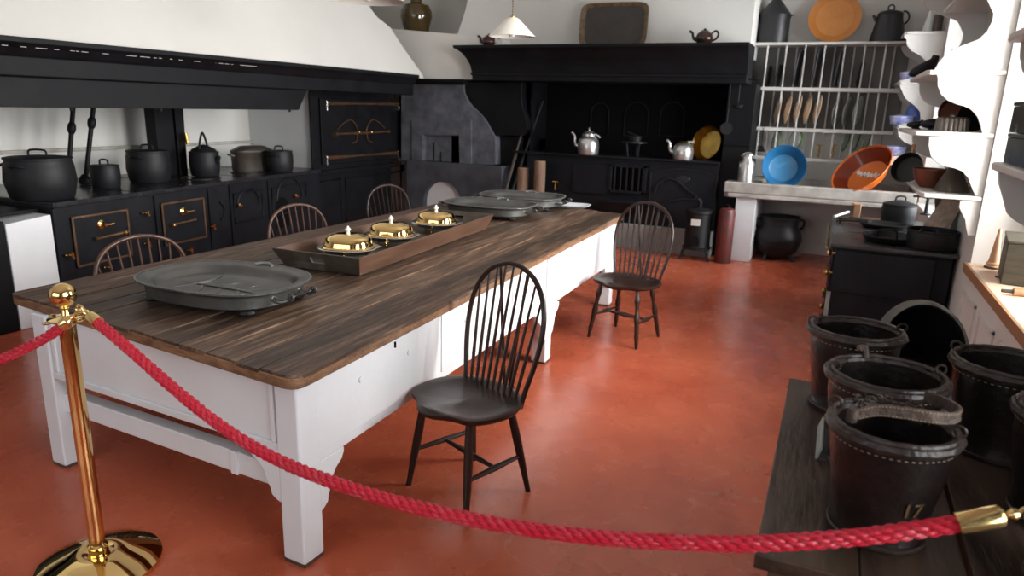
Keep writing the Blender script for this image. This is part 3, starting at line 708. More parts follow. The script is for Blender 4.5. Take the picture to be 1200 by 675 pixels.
# ================================================================== CHAIRS
def make_chair(name, label, kind):
    """front faces -Y"""
    low = kind.startswith('low')
    W = {'plain': 'chair_wood', 'turned': 'chair_wood', 'low': 'chair_brown', 'low dark': 'chair_wood'}[kind]
    t = thing(name, label, 'chair')
    # saddle seat
    b = MB(); seg = 48; top, bot = [], []
    def outl(a, k=1.):
        x, y = math.cos(a), math.sin(a)
        fx = .250*math.copysign(abs(x)**.8, x); fy = (.235 if y < 0 else .195)*math.copysign(abs(y)**.85, y)
        if y < 0: fy += .028*math.exp(-((x)/.16)**2)*1.0*(-1) + .022*math.exp(-((abs(x)-.42)/.2)**2)
        if y > 0: fx *= 1-.12*y
        return fx*k, fy*k
    R = []
    for k, z in ((.02, .430), (.3, .428), (.6, .430), (.82, .440), (.94, .448), (1., .446), (1.0, .436), (.95, .420), (.85, .410), (.02, .408)):
        ring = []
        for i in range(seg):
            a = 2*PI*i/seg; x, y = outl(a, k); zz = z
            if z > .425 and k < .95: zz += .014*math.exp(-(x/.05)**2)*max(0, -y/.2)*1.0
            ring.append(Vector((x, y, zz)))
        R.append(ring)
    b.rings(R); b.build('seat', W, t, angle=50)
    # hoop back
    zs = .44; lean = .20
    bw, bh = (.205, .555) if not low else (.25, .43)
    def bk(u, h): return Vector((u-.008, .135+lean*h, zs+h*.98)) if not low else Vector((u, .13+.16*h, zs+h))
    P = []
    if not low:
        cyl = [(-.185, -.03), (-.196, .05), (-.220, .16), (-.233, .27), (-.226, .37), (-.192, .455), (-.13, .52), (-.05, .553), (0, .557)]
    else:
        cyl = [(-.24, -.02), (-.255, .06), (-.268, .16), (-.262, .25), (-.235, .33), (-.18, .39), (-.10, .425), (-.03, .437), (0, .438)]
    pts = [bk(u, h) for u, h in cyl] + [bk(-u, h) for u, h in cyl[-2::-1]]
    pts = smooth(pts, 4)
    b = MB().tube(pts, .0115 if not low else .0125, 10, upv=(0, 1, 0)); b.build('back_bow', W, t)
    # spindles
    ns = 9 if not low else 9
    sil = [(p.x, p.z-zs) for p in pts]
    def bowh(u):
        best = None
        for (x0, h0), (x1, h1) in zip(sil, sil[1:]):
            if h0 < .12 or h1 < .12: continue
            if (x0-u)*(x1-u) <= 0 and abs(x1-x0) > 1e-6:
                h = h0+(h1-h0)*(u-x0)/(x1-x0); best = h if best is None else max(best, h)
        return best or .4
    wid = .145 if not low else .19
    for i in range(ns):
        f_ = (i-(ns-1)/2)/((ns-1)/2); u0 = f_*wid; u1 = f_*(wid+.05)
        h = bowh(u1)
        P = [bk(u0+(u1-u0)*k/4, -.01+(h+.01)*k/4) for k in range(5)]
        MB().tube(P, [.0068, .0085, .0075, .006, .005], 7).build('spindle', W, t)
    if not low:
        MB().prism([(-.05, .16), (.05, .16), (.03, .235), (-.03, .235)], 'Z', .412, .438).build('tailpiece', W, t, bevel=.004)
        for s in (-1, 1):
            h = bowh(s*.085); MB().tube([Vector((s*.015, .215, .43)), (Vector((s*.015, .215, .43))+bk(s*.085, h))/2+Vector((0, .0, 0)), bk(s*.085, h)+Vector((0, .004, 0))], [.0075, .008, .006], 7).build('brace', W, t)
    # legs
    tops = {(-1, -1): (-.15, -.13), (1, -1): (.15, -.13), (-1, 1): (-.13, .11), (1, 1): (.13, .11)}
    spl = {-1: (.20, -.185), 1: (.185, .185)}
    mids = {}
    for (sx, sy), (x, y) in tops.items():
        fx, fy = sx*spl[sy][0], spl[sy][1]
        T, Bt = Vector((x, y, .415)), Vector((fx, fy, 0))
        n = 24; P = [T+(Bt-T)*k/n for k in range(n+1)]
        if kind == 'turned':
            def rr_(k):
                u = k/n
                key = [(0, .013), (.08, .014), (.2, .021), (.27, .013), (.31, .018), (.34, .012), (.42, .017), (.52, .023), (.6, .014), (.64, .020), (.68, .014), (.8, .0165), (.95, .012), (1, .010)]
                for (a, ra), (c, rb) in zip(key, key[1:]):
                    if a <= u <= c: return ra+(rb-ra)*(u-a)/(c-a)
                return .01
        else:
            rr_ = lambda k: .0155+.005*math.sin(PI*min(1, k/n*1.15))-.003*(k/n)
        MB().tube(P, [rr_(k) for k in range(n+1)], 10).build('leg', W, t)
        mids[(sx, sy)] = T+(Bt-T)*.58
    for sx in (-1, 1):
        a, c = mids[(sx, -1)], mids[(sx, 1)]
        rad = [.008, .011, .014, .011, .008] if kind != 'turned' else [.007, .009, .018, .009, .007]
        MB().tube([a+(c-a)*k/4 for k in range(5)], rad, 8).build('stretcher', W, t)
    a = (mids[(-1, -1)]+mids[(-1, 1)])/2; c = (mids[(1, -1)]+mids[(1, 1)])/2
    MB().tube([a+(c-a)*k/4 for k in range(5)], [.008, .011, .015 if kind != 'turned' else .018, .011, .008], 8).build('stretcher', W, t)
    return t
c1 = make_chair('windsor_chair', 'dark hoop-back Windsor chair with plain straight legs beside the near part of the table', 'plain')
c1.location = (-1.295, 2.475, 0); c1.rotation_euler = (0, 0, math.radians(-22))
c2 = make_chair('windsor_chair', 'dark hoop-back Windsor chair with turned baluster legs beside the far end of the table', 'turned')
c2.location = (-1.27, 4.90, 0); c2.rotation_euler = (0, 0, math.radians(-14)); 
c3 = make_chair('windsor_chair', 'reddish brown low hoop chair back showing over the table behind the large near platter', 'low')
def place3(o, x, y, rz, z=.878):
    P = at(x, y, Z=z); r = math.radians(rz)
    back = Vector((0, .205, 0)); back.rotate(Matrix.Rotation(r, 3, 'Z'))
    o.location = (P.x-back.x, P.y-back.y, 0); o.rotation_euler = (0, 0, r)
place3(c3, 160, 277, 80)
c4 = dup(c3, (0, 0, 0), 0, 'reddish brown low hoop chair back standing behind the wooden tray with brass dishes'); place3(c4, 345, 240, 78)
c5 = make_chair('windsor_chair', 'dark low hoop chair back in front of the wall oven near the grey stone boiler', 'low dark'); place3(c5, 452, 217, 76)
for c in (c1, c2, c3, c4, c5): c['group'] = 'Windsor chairs around the long table'

# ================================================================== PLATTERS
def make_platter(label):
    t = thing('venison_dish', label, 'platter', group='pewter warming dishes on the long table')
    seg = 72; n = 2.7; a, bb = .385, .275
    R = [superell(a*k, bb*k, n, seg, z) for k, z in ((.84, .026), (.885, .034), (.895, .075), (.90, .082), (.905, .086), (.985, .096), (1.0, .1), (1.0, .104), (.985, .106), (.95, .101), (.86, .098), (.83, .093), (.80, .082), (.775, .066), (.74, .062), (.4, .061), (.02, .061))]
    MB().rings(R).build('dish', 'pewter', t, angle=45)
    b = MB(); P = superell(a*.992, bb*.992, n, 260, .106)
    L = 0; last = None
    ring = superell(a*.99, bb*.99, n, 360, .1065); acc = 0
    for i in range(len(ring)):
        p, q = ring[i], ring[(i+1) % len(ring)]; acc += (q-p).length
        if acc > .0105:
            acc = 0; r = .0045
            V = [b.bm.verts.new(p+Vector(d)*r) for d in ((1,0,0),(0,1,0),(-1,0,0),(0,-1,0),(0,0,1))]
            for k in range(4): b.bm.faces.new((V[k], V[(k+1) % 4], V[4]))
    b.build('gadrooned_edge', 'pewter_dull', t)
    # raised tree of gravy channels
    b = MB()
    b.tube(smooth([(-.24, -.02, .058), (-.05, -.03, .064), (.12, -.035, .064), (.25, -.04, .058)], 6), .010, 6, flat=.5)
    for x, s in ((-.1, -1), (0, -1), (.1, -1), (-.05, 1), (.05, 1), (.15, 1)):
        b.tube(smooth([(x, -.032, .060), (x+.05, -.032+s*.06, .063), (x+.06, -.032+s*.13, .058)], 5), .008, 6, flat=.5)
    b.tube(smooth([(-.17, .16, .058), (-.13, .08, .064), (-.14, -.04, .064), (-.2, -.14, .058)], 6), .014, 6, flat=.6)
    b.build('gravy_channel', 'pewter', t)
    for s in (-1, 1):
        for y in (-.075, .075):
            b = MB()
            b.tube(smooth([(s*.33, y*1.1, .065), (s*.37, y*1.15, .055), (s*.405, y, .062), (s*.42, y, .078)], 4), [.016]+[.009]*12, 8)
            b.tube(arc((s*.42, y, .078), .014, 0, 2*PI, 14, 'XZ')[:-1], .0045, 6, True)
            h = b.build('handle_bracket', 'pewter', t)
        MB().tube([(s*.42, y, .078) for y in (-.075, -.055, -.045, -.02, 0, .02, .045, .055, .075)], [.006, .006, .012, .008, .014, .008, .012, .006, .006], 10).build('handle', 'ebony', t)
    for sx in (-1, 1):
        for sy in (-1, 1):
            MB().lathe([(.015, 0), (.034, .004), (.040, .014), (.034, .025), (.018, .03), (.018, .04)], 20, c=(sx*.26, sy*.155, 0)).build('foot', 'ebony', t)
    b = MB().tube(smooth([(-.05, bb-.02, .104), (-.02, bb-.004, .110), (.02, bb-.004, .110), (.05, bb-.02, .104)], 5), .008, 8)
    b.build('rim_ornament', 'pewter_dull', t)
    return t
pl = make_platter('large pewter warming dish on black bun feet at the near end of the table')
pl.location = (-2.40, 2.22, TZ+.001); pl.rotation_euler = (0, 0, math.radians(3))
pl2 = dup(pl, (-2.52, 5.12, TZ+.001), math.radians(2), 'pewter warming dish just beyond the wooden tray, the nearer of the far pair')
pl3 = dup(pl, (-2.51, 5.75, TZ+.001), math.radians(5), 'pewter warming dish at the far end of the table, the farther of the pair')

# white oblong dish behind
p = at(672, 238, Z=.80)
t = thing('white_tray', 'small white enamel tray at the far end of the table beyond the pewter dishes', 'tray', (p.x, 5.98, TZ+.001), .15)
MB().rings([superell(a_, b_, 5, 40, z) for a_, b_, z in ((.15, .09, 0), (.19, .12, .022), (.2, .13, .024), (.19, .122, .026), (.15, .09, .005))]).build('tray', 'white_enamel', t, angle=50)

# ================================================================== LONG WOODEN TRAY + BRASS DISHES
t = thing('serving_tray', 'long flared wooden tray on the table carrying three brass covered dishes', 'tray', (-2.44, 3.68, TZ+.0015), math.radians(3))
W0, W1, L0, L1, H = .235, .275, .81, .87, .105
def wall(p, q, p2, q2, th, nm, mt):
    pass
th = .014
MB().box(-W0, -L0, 0, W0, L0, .014).build('base', 'tray_wood', t)
for s in (-1, 1):   # long sides
    P = [(s*W0, -L0, 0), (s*W0, L0, 0), (s*(W0-th), L0, 0), (s*(W0-th), -L0, 0), (s*W1, -L1, H), (s*W1, L1, H), (s*(W1-th), L1, H), (s*(W1-th), -L1, H)]
    MB().hexa(P).build('side', 'tray_out', t, bevel=.003)
for s in (-1, 1):   # ends with hand slot
    def E_(u, v, o):   # u -1..1 across, v 0..1 up
        return ((W0+(W1-W0)*v-th*.5)*u, s*(L0+(L1-L0)*v-o), H*v)
    us = [-1, -.17, .17, 1]; vs = [0, .42, .74, 1]
    b = MB()
    for i in range(3):
        for j in range(3):
            if i == 1 and j == 1: continue
            P = [E_(us[i], vs[j], 0), E_(us[i+1], vs[j], 0), E_(us[i+1], vs[j], th), E_(us[i], vs[j], th), E_(us[i], vs[j+1], 0), E_(us[i+1], vs[j+1], 0), E_(us[i+1], vs[j+1], th), E_(us[i], vs[j+1], th)]
            b.hexa(P)
    bmesh.ops.remove_doubles(b.bm, verts=b.bm.verts, dist=1e-5)
    b.build('end', 'tray_wood', t)
def make_dome(label):
    t = thing('covered_dish', label, 'serving dish', group='brass covered dishes in the long tray')
    seg = 48
    R = [superell(a, a*.86, 2.3, seg, z) for a, z in ((.09, .03), (.125, .04), (.135, .055), (.168, .066), (.172, .068), (.168, .071), (.135, .064), (.02, .062))]
    MB().rings(R).build('plate', 'silver', t, angle=50)
    b = MB()
    for a in (0, 2*PI/3, 4*PI/3):
        x, y = .10*math.cos(a+.6), .09*math.sin(a+.6)
        b.tube(smooth([(x, y, .04), (x*1.15, y*1.15, .03), (x*1.02, y*1.02, .014), (x*1.2, y*1.2, .005)], 4), .006, 6)
    b.build('foot', 'brass', t)
    R = [superell(a, a*.86, 2.5, seg, z) for a, z in ((.142, .066), (.146, .070), (.140, .075), (.134, .077), (.131, .095), (.124, .115), (.112, .128), (.100, .133), (.085, .134), (.078, .140), (.04, .143), (.01, .143))]
    c = MB().rings(R).build('cover', 'brass_polished', t, angle=50)
    MB().lathe([(.012, .142), (.010, .150), (.008, .154), (.013, .160), (.017, .166), (.013, .174), (.006, .179), (.007, .184), (0, .188)], 16).build('knob', 'porcelain', c)
    b = MB().tube([(.150, -.03, .062), (.185, -.02, .075), (.185, .02, .075), (.150, .03, .062)], .005, 6).build('handle', 'silver', t)
    return t
d1 = make_dome('brass covered dish with blue and white porcelain knob, nearest the slotted end of the tray')
d1.location = (-2.42, 3.13, TZ+.016); d1.rotation_euler = (0, 0, .3)
d2 = dup(d1, (-2.44, 3.58, TZ+.016), .2, 'brass covered dish with white star knob between the two other covered dishes')
d3 = dup(d1, (-2.45, 4.14, TZ+.016), .1, 'brass covered dish with white porcelain knob, farthest of the three in the tray')
for k in range(5):
    pass

# ================================================================== STANCHION + ROPES
SP = Vector((-2.235, 1.40, 0))
t = thing('rope_stanchion', 'polished brass rope stanchion with ball top and round domed base in front of the table', 'stanchion', SP)
MB().lathe([(.20, 0), (.205, .006), (.203, .016), (.17, .032), (.10, .052), (.055, .062), (.05, .060), (.0, .06)], 64).build('base', 'brass_polished', t)
MB().lathe([(.033, .058), (.033, .085), (.026, .092), (.0255, .9), (.0255, .93), (0, .93)], 32).build('pole', 'brass_polished', t)
b = MB().lathe([(.027, .915), (.030, .918), (.030, .93), (.055, .932), (.055, .938), (.028, .942), (.014, .948), (.011, .965), (.015, .972), (.010, .98), (0, .981)], 32)
b.build('collar', 'brass_polished', t)
MB().lathe([(.040*math.sin(PI*k/20), 1.015-.040*math.cos(PI*k/20)) for k in range(21)], 36).build('ball', 'brass_polished', t)
for a in (0, PI/2, PI, 3*PI/2):
    b = MB().tube(arc((.062*math.cos(a), .062*math.sin(a), .935), .012, 0, 2*PI, 14, 'XY')[:-1], .003, 6, True); b.build('ring', 'brass', t)

def make_rope(path, rad, label, e0=None, e1=None):
    P = smooth(path, 14); n = len(P)
    b = MB(); t_ = [(P[min(i+1, n-1)]-P[max(i-1, 0)]).normalized() for i in range(n)]
    s = [0]
    for i in range(1, n): s.append(s[-1]+(P[i]-P[i-1]).length)
    # resample
    tot = s[-1]; m = int(tot/.0045); Q = []; TT = []
    j = 0
    for k in range(m+1):
        d = tot*k/m
        while j < n-2 and s[j+1] < d: j += 1
        u = (d-s[j])/max(1e-9, s[j+1]-s[j]); Q.append(P[j].lerp(P[j+1], u)); TT.append(t_[j].lerp(t_[min(j+1, n-1)], u).normalized())
    ns = 4; pitch = .100; r1 = rad*.50; r2 = rad*.50
    for st in range(ns):
        C_ = []
        for k, (q, tt) in enumerate(zip(Q, TT)):
            x = Vector((0, 0, 1))-tt*tt.z; x.normalize(); y = tt.cross(x); a = 2*PI*(tot*k/m/pitch+st/ns)
            C_.append(q+x*(r1*math.cos(a))+y*(r1*math.sin(a)))
        b.tube(C_[::2], r2*.72, 6)
        # fine surface cords on every strand
        for w_ in range(4):
            F_ = []
            for k, (q, tt) in enumerate(zip(Q, TT)):
                x = Vector((0, 0, 1))-tt*tt.z; x.normalize(); y = tt.cross(x); a = 2*PI*(tot*k/m/pitch+st/ns)
                rd = x*math.cos(a)+y*math.sin(a); tg = -x*math.sin(a)+y*math.cos(a); bn = tt
                ph = -2*PI*(tot*k/m/.046)+2*PI*w_/4
                F_.append(q+rd*r1+(rd*math.cos(ph)+tg*math.sin(ph))*(r2*.62))
            b.tube(F_, r2*.42, 6)
    o = b.build('barrier_rope', 'red_rope', loc=P[0], world=True)
    tag(o, label, 'rope', 'red twisted barrier ropes'); WM[o.name] = Matrix.Translation(P[0])
    return o, Q, TT
hookP = SP+Vector((.05, -.02, .925))
px_rope = [((112, 376), 2.13), ((150, 408), 2.08), ((200, 452), 2.02), ((260, 500), 1.93), ((330, 541), 1.84), ((420, 575), 1.72), ((520, 602), 1.62), ((640, 623), 1.52), ((760, 634), 1.44), ((880, 637), 1.38), ((1000, 630), 1.33), ((1080, 620), 1.30), ((1130, 612), 1.28)]
path = [at(x, y, D=d) for (x, y), d in px_rope]
rp, Q, TT = make_rope(path, .0175, 'long red twisted rope with brass ends sagging in front of the table and buckets')
def fer(p, d, parent, l=.045, r=.021, flip=1):
    M = Matrix.Translation(p) @ d.to_track_quat('Z', 'Y').to_matrix().to_4x4()
    b = MB().mark().lathe([(r, -.008), (r, l), (r*.8, l+.006), (.006, l+.012), (.006, l+.02)], 20)
    b.xf(M); f_ = b.build('ferrule', 'gold_hook', parent, True)
    b = MB().mark(); b.lathe([(.008, l+.014), (.012, l+.022), (.009, l+.03)], 14)
    b.tube(smooth([(0, 0, l+.03), (0, .008, l+.045), (0, .002, l+.066), (0, -.012, l+.070), (0, -.016, l+.055), (0, -.008, l+.036)], 4), .0042, 8)
    b.xf(M); b.build('snap_hook', 'gold_hook', f_, True)
fer(path[-1]-TT[-1]*.004, TT[-1], rp, .062)
fer(path[0]+TT[0]*.004, (-TT[0]), rp, .028, .019)
path2 = [at(x, y, D=d) for (x, y), d in (((77, 379), 2.20), ((58, 393), 2.22), ((30, 408), 2.25), ((0, 421), 2.28), ((-60, 440), 2.34), ((-130, 452), 2.42), ((-220, 455), 2.5))]
rp2, Q2, T2 = make_rope(path2, .0175, 'short stretch of red twisted rope leading away from the stanchion towards the black cupboard')
fer(path2[0]+T2[0]*.004, -T2[0], rp2, .02, .019)
# the other stanchion's ring end carries the rope just outside the frame: hook eye

# ================================================================== PLATE RACK
RY = 8.9
t = thing('plate_rack', 'white painted wall plate rack of three barred tiers above the sink', 'plate rack', (-.3, 9.0, 1.18))
def rk(x, y, Y=RY): return at(x, y, Y=Y)
x0, x1 = rk(878, 60).x, rk(1060, 60).x+.02
zT, zA, zB_, zC_ = rk(900, 50).z, rk(900, 104).z, rk(900, 151).z, rk(900, 184).z
MB().box(x0-.02, RY-.05, zT-.03, x1+.25, YB-.01, zT).build('top_shelf', 'shelf_paint', t, True, bevel=.008)
for z in (zA, zB_): MB().box(x0, RY-.02, z-.02, x1, RY+.02, z+.02).build('rail', 'shelf_paint', t, True, bevel=.006)
for z in (zA, zB_): MB().box(x0, RY+.22, z-.02, x1, RY+.25, z+.02).build('rail', 'shelf_paint', t, True, bevel=.006)
MB().box(x0, RY-.03, zC_-.025, x1, RY+.03, zC_+.01).build('rail', 'shelf_paint', t, True, bevel=.006)
MB().box(x0-.02, RY-.03, zC_-.02, x0+.03, YB-.01, zT).build('end_board', 'shelf_paint', t, True, bevel=.004)
MB().box(x0, YB-.02, zB_-.02, x1+.05, YB-.008, zT-.03).build('shade_board', 'rack_shadow_board', t, True)  # dark sheet standing for the shaded wall behind the upper tiers
nb = 8; sp_ = (x1-x0)/nb
for k in range(1, nb):
    x = x0+k*sp_
    MB().tube([(x, RY, zC_), (x, RY, zT-.03)], .0095, 6).build('bar', 'shelf_paint', t, True)
    MB().tube([(x+sp_*.5, RY+.235, zC_), (x+sp_*.5, RY+.235, zT-.03)], .0095, 6).build('bar', 'shelf_paint', t, True)

def plate_mesh(nm, r, mt, rim=None, depth=.025):
    b = MB().lathe([(0.0, 0), (r*.55, 0), (r*.62, .006), (r*.95, depth), (r, depth+.002), (r, depth+.007), (r*.94, depth+.006), (r*.6, .012), (0, .010)], 36)
    return b.build(nm, mt)
def plate(x, y, r, mt, label, grp, yaw, nm='plate', Y=RY+.12, sq=None):
    p = rk(x, y, Y)
    if sq:
        o = MB().rings([superell(a_*sq, a_, 6, 32, z) for a_, z in ((r*.9, 0), (r, .014), (r*.99, .017), (r*.86, .006))]).build(nm, mt)
    else: o = plate_mesh(nm, r, mt)
    o.location = p; o.rotation_euler = (0, math.radians(90+(7 if mt != 'slate_plate' else 5)), math.radians(yaw))
    return tag(o, label, 'plate' if 'plate' in nm else nm.replace('_', ' ').split()[-1], grp)
dp = ['narrow dark slate tray standing in the top tier, nearest the fireplace', 'dim dark tray in the top tier, second from the fireplace', 'tall dark tray in the top tier, third from the fireplace', 'tall dark tray in the top tier, fourth from the fireplace', 'tall dark tray in the top tier, fifth from the fireplace', 'black oval plate leaning alone at the window side of the top tier']
for i, (x, y, r) in enumerate(((899, 90, .13), (911, 89, .13), (935, 80, .2), (957, 80, .2), (982, 80, .2), (1007, 87, .15))):
    plate(x, y, r, 'slate_plate' if i < 5 else 'cast_iron', dp[i], 'dark trays in the top tier of the plate rack', -6, 'dark_tray', sq=1.0 if i < 5 else .9)
o_ = ['first', 'second', 'third', 'fourth', 'fifth']
for i, x in enumerate((909, 920.5, 932, 943.5, 955)):
    plate(x, 128, .165, 'cream_ware', 'cream plate on edge in the middle tier of the rack, %s counted from the fireplace' % o_[i], 'cream plates in the middle tier', 11, 'dinner_plate')
for i, x in enumerate((978, 990, 1002)):
    plate(x, 130, .165, 'grey_ware', 'grey plate on edge in the middle tier, %s past the cream plates' % o_[i], 'grey plates in the middle tier', -14, 'dinner_plate')
def rimmed(x, y, r, yaw, label, Y=RY+.12):
    p = rk(x, y, Y); t_ = thing('rimmed_plate', label, 'plate', p, math.radians(yaw), 'green rimmed plates in the lowest tier', tilt=(0, math.radians(100)))
    MB().lathe([(0, 0), (r*.6, 0), (r*.86, .016), (r*.86, .020), (r*.58, .008), (0, .006)], 32).build('well', 'white_ware', t_)
    ring_part(r*.85, r, .0155, .028, t_)
def ring_part(ra, rb, z0, z1, t_):
    seg = 32; P = [(ra, z0), (rb, z0+.006), (rb, z1), (ra, z1-.006)]
    R = [[Vector((r*math.cos(2*PI*k/seg), r*math.sin(2*PI*k/seg), z)) for r, z in P] for k in range(seg)]
    MB().rings(R, loop=True).build('green_rim', 'green_ware', t_)
for i, (x, yw, lb) in enumerate(((907, 26, 'green rimmed plate in the lowest tier behind the milk can'), (930, 38, 'green rimmed plate in the lowest tier above the blue basin'), (989, -14, 'green rimmed plate in the lowest tier beside the brass taps'), (1001, -14, 'green rimmed plate in the lowest tier above the orange basin, middle of three'), (1013, -16, 'green rimmed plate in the lowest tier above the orange basin, nearest the window'))):
    rimmed(x, 164, .125, yw, lb)
# wall taps
for x, lb in ((960, 'brass wall tap above the sink, nearer the blue basin'), (976, 'brass wall tap above the sink, nearer the orange basin')):
    p = at(x, 175, Y=9.05); t = thing('wall_tap', lb, 'tap', (p.x, 9.18, p.z-.02), group='brass taps over the sink')
    MB().tube(smooth([(0, -.005, .0), (0, -.10, .0), (0, -.15, -.02), (0, -.16, -.07)], 5), .013, 8).build('spout', 'tap_brass', t)
    MB().tube([(0, -.08, .0), (0, -.08, .06)], .010, 8).tube([(-.035, -.08, .065), (.035, -.08, .065)], .007, 8).build('handle', 'tap_brass', t)

# ---- on the rack's top shelf
zT2 = zT+.0005
p = at(905, 47, Y=9.02); r = px(p, 17.5)
t = thing('canister', 'tall black canister with a conical lid on top of the plate rack', 'canister', (p.x, 9.02, zT2))
z1 = at(905, 19, Y=9.02).z-zT2; z2 = at(905, -3, Y=9.02).z-zT2
MB().lathe([(r, 0), (r, z1-.03), (r*1.02, z1-.03), (r*1.02, z1), (r, z1), (0, z1)], 32).build('body', 'canister', t)
MB().lathe([(r*1.06, z1-.005), (r*1.06, z1+.008), (r*.2, z2-.01), (r*.12, z2+.02), (0, z2+.02)], 32).build('lid', 'canister', t)
for s in (-1, 1): MB().tube([(s*r*.95, 0, z1+.0), (s*r*1.2, 0, z1+.01)], .008, 6).build('lug', 'canister', t)
p = at(978, 22, Y=9.08); r = px(p, 28.5)
t = thing('display_plate', 'large orange earthenware plate leaning on the wall above the plate rack', 'plate', (p.x, 9.10, zT2+r*.985), tilt=(math.radians(80), 0))
seg = 48
MB().lathe([(0, -.01), (r*.6, -.01), (r*.7, .0), (r, .035), (r, .042), (r*.72, .008)], seg).build('rim', 'plate_orange', t)
MB().lathe([(0, .004), (r*.66, .006), (r*.72, .012), (r*.64, .011), (0, .009)], seg).build('well', 'plate_orange_in', t)
p = at(1039, 47, Y=9.0); r = px(p, 19)
t = thing('jug', 'black lidded coffee jug on top of the plate rack near the window', 'jug', (p.x, 9.0, zT2))
h = at(1039, 14, Y=9.0).z-zT2
MB().lathe([(r, 0), (r*1.0, .02), (r*.72, h*.8), (r*.70, h*.9), (r*.74, h*.93), (0, h*.93)], 32).build('body', 'canister', t)
MB().lathe([(r*.73, h*.92), (r*.6, h*1.0), (r*.1, h*1.07), (0, h*1.07)], 28).build('lid', 'canister', t)
MB().tube(arc((0, 0, h*1.13), .03, 0, 2*PI, 12, 'XZ')[:-1], .008, 6, True).build('lid_ring', 'canister', t)
MB().tube(arc((r*.75, 0, h*.8), .05, -PI/2, PI*.6, 10, 'XZ', sz=1.3), .010, 8).build('handle', 'canister', t)
MB().tube([(-r*.7, 0, h*.72), (-r*.95, 0, h*.9)], [.028, .012], 10).build('spout', 'canister', t)

# ---- sink things
p = at(873, 214, Y=8.30); r = px(p, 9)
t = thing('milk_can', 'small dented aluminium milk can standing on the end of the sink slab', 'milk can', (p.x, 8.30, .9005))
h = at(873, 181, Y=8.30).z-.90
MB().lathe([(r, 0), (r, h*.68), (r*.92, h*.74), (r*.62, h*.84), (r*.6, h*.93), (r*.7, h*.96), (r*.7, h), (0, h*.98)], 28).build('body', 'aluminium', t)
MB().tube(arc((0, 0, h*.9), r*.75, PI*.05, PI*.95, 10, 'XZ', sz=.8), .005, 6).build('handle', 'aluminium', t)
def basin(name, label, x, y, rpx, tilt, yaw, m_out, m_in, m_bot, Y=8.42, dep=.5, z=None):
    p = at(x, y, Y=Y); r = px(p, rpx)
    t = thing(name, label, 'basin', p, math.radians(yaw), tilt=(math.radians(tilt), 0))
    d = r*dep
    MB().lathe([(r*.64, -d), (r*.66, -d), (r*.98, -.01), (r*1.02, 0), (r*1.02, .008), (r*.99, .008), (r*.965, -.006), (r*.64, -d+.012)], 48, cap0=True, cap1=False).build('basin', m_out, t)
    MB().lathe([(r*.965, -.004), (r*.645, -d+.015)], 48, cap0=False, cap1=False).build('inner_wall', m_in, t)
    MB().lathe([(0, -d+.014), (r*.62, -d+.014), (r*.65, -d+.018)], 48, cap0=True, cap1=False).build('inner_bottom', m_bot, t)
    return t, r, d
basin('wash_basin', 'bright blue enamel wash basin propped up on the sink slab', 919, 195, 24.5, 76, 8, 'enamel_blue', 'enamel_blue', 'enamel_blue_light', Y=8.3)
t, r, d = basin('wash_basin', 'orange enamel basin with shade-coloured wall and worn pale lettering leaning on the sink slab', 1009, 198, 35.5, 55, 40, 'enamel_orange', 'enamel_orange_shaded', 'enamel_orange', Y=8.42, dep=.42)
vv = (Vector(t.location)-EYE).normalized(); sr = vv.cross(Vector((0, 0, 1))).normalized(); su = sr.cross(vv); nrm = (-vv*.56+(sr*-.55+su*.62)).normalized(); t.rotation_euler = nrm.to_track_quat('Z', 'Y').to_euler(); WM[t.name] = Matrix.Translation(t.location) @ nrm.to_track_quat('Z', 'Y').to_matrix().to_4x4()
b = MB(); L = []
for k in range(60):
    u = k/59; L.append(Vector((-r*.50+u*r*.95, .06*r+.09*r*math.sin(u*40)+.03*r*math.sin(u*17), -d+.021)))
b.tube(L, .007, 5); b.build('lettering', 'porcelain', t)

# cauldron
p = at(910, 300, Z=0); 
t = thing('cauldron', 'round bellied black iron cauldron on three legs on the red floor under the sink', 'cauldron', (p.x, 8.62, 0), .25)
p = Vector((p.x, 8.62, .3)); r = px(p, 27); zc = at(910, 280, Y=8.62).z; zt = at(910, 254, Y=8.62).z
MB().lathe([(.02, zc-r*.86), (r*.5, zc-r*.78), (r*.85, zc-r*.45), (r, zc), (r*.95, zc+r*.3), (r*.78, zc+r*.56), (r*.76, zc+r*.62), (r*.80, zt-.01), (r*.84, zt), (r*.84, zt+.012), (r*.74, zt+.01), (r*.72, zc+r*.6), (r*.9, zc), (r*.4, zc-r*.7), (0, zc-r*.75)], 40).build('pot', 'cast_iron', t)
MB().tube(arc((0, 0, zc+r*.02), r*1.005, 0, 2*PI, 40, 'XY')[:-1], .005, 5, True).build('seam', 'cast_iron', t)
for s in (-1, 1): MB().tube(smooth([(s*r*.76, 0, zt-.03), (s*r*.98, 0, zt-.03), (s*r*.98, 0, zt-.10), (s*r*.82, 0, zc+r*.45)], 4), .013, 7).build('handle', 'cast_iron', t)
for a in (-2.4, -.7, 1.57):
    MB().tube([(r*.6*math.cos(a), r*.6*math.sin(a), zc-r*.55), (r*.82*math.cos(a), r*.82*math.sin(a), 0.0)], [.03, .016], 8).build('leg', 'cast_iron', t)

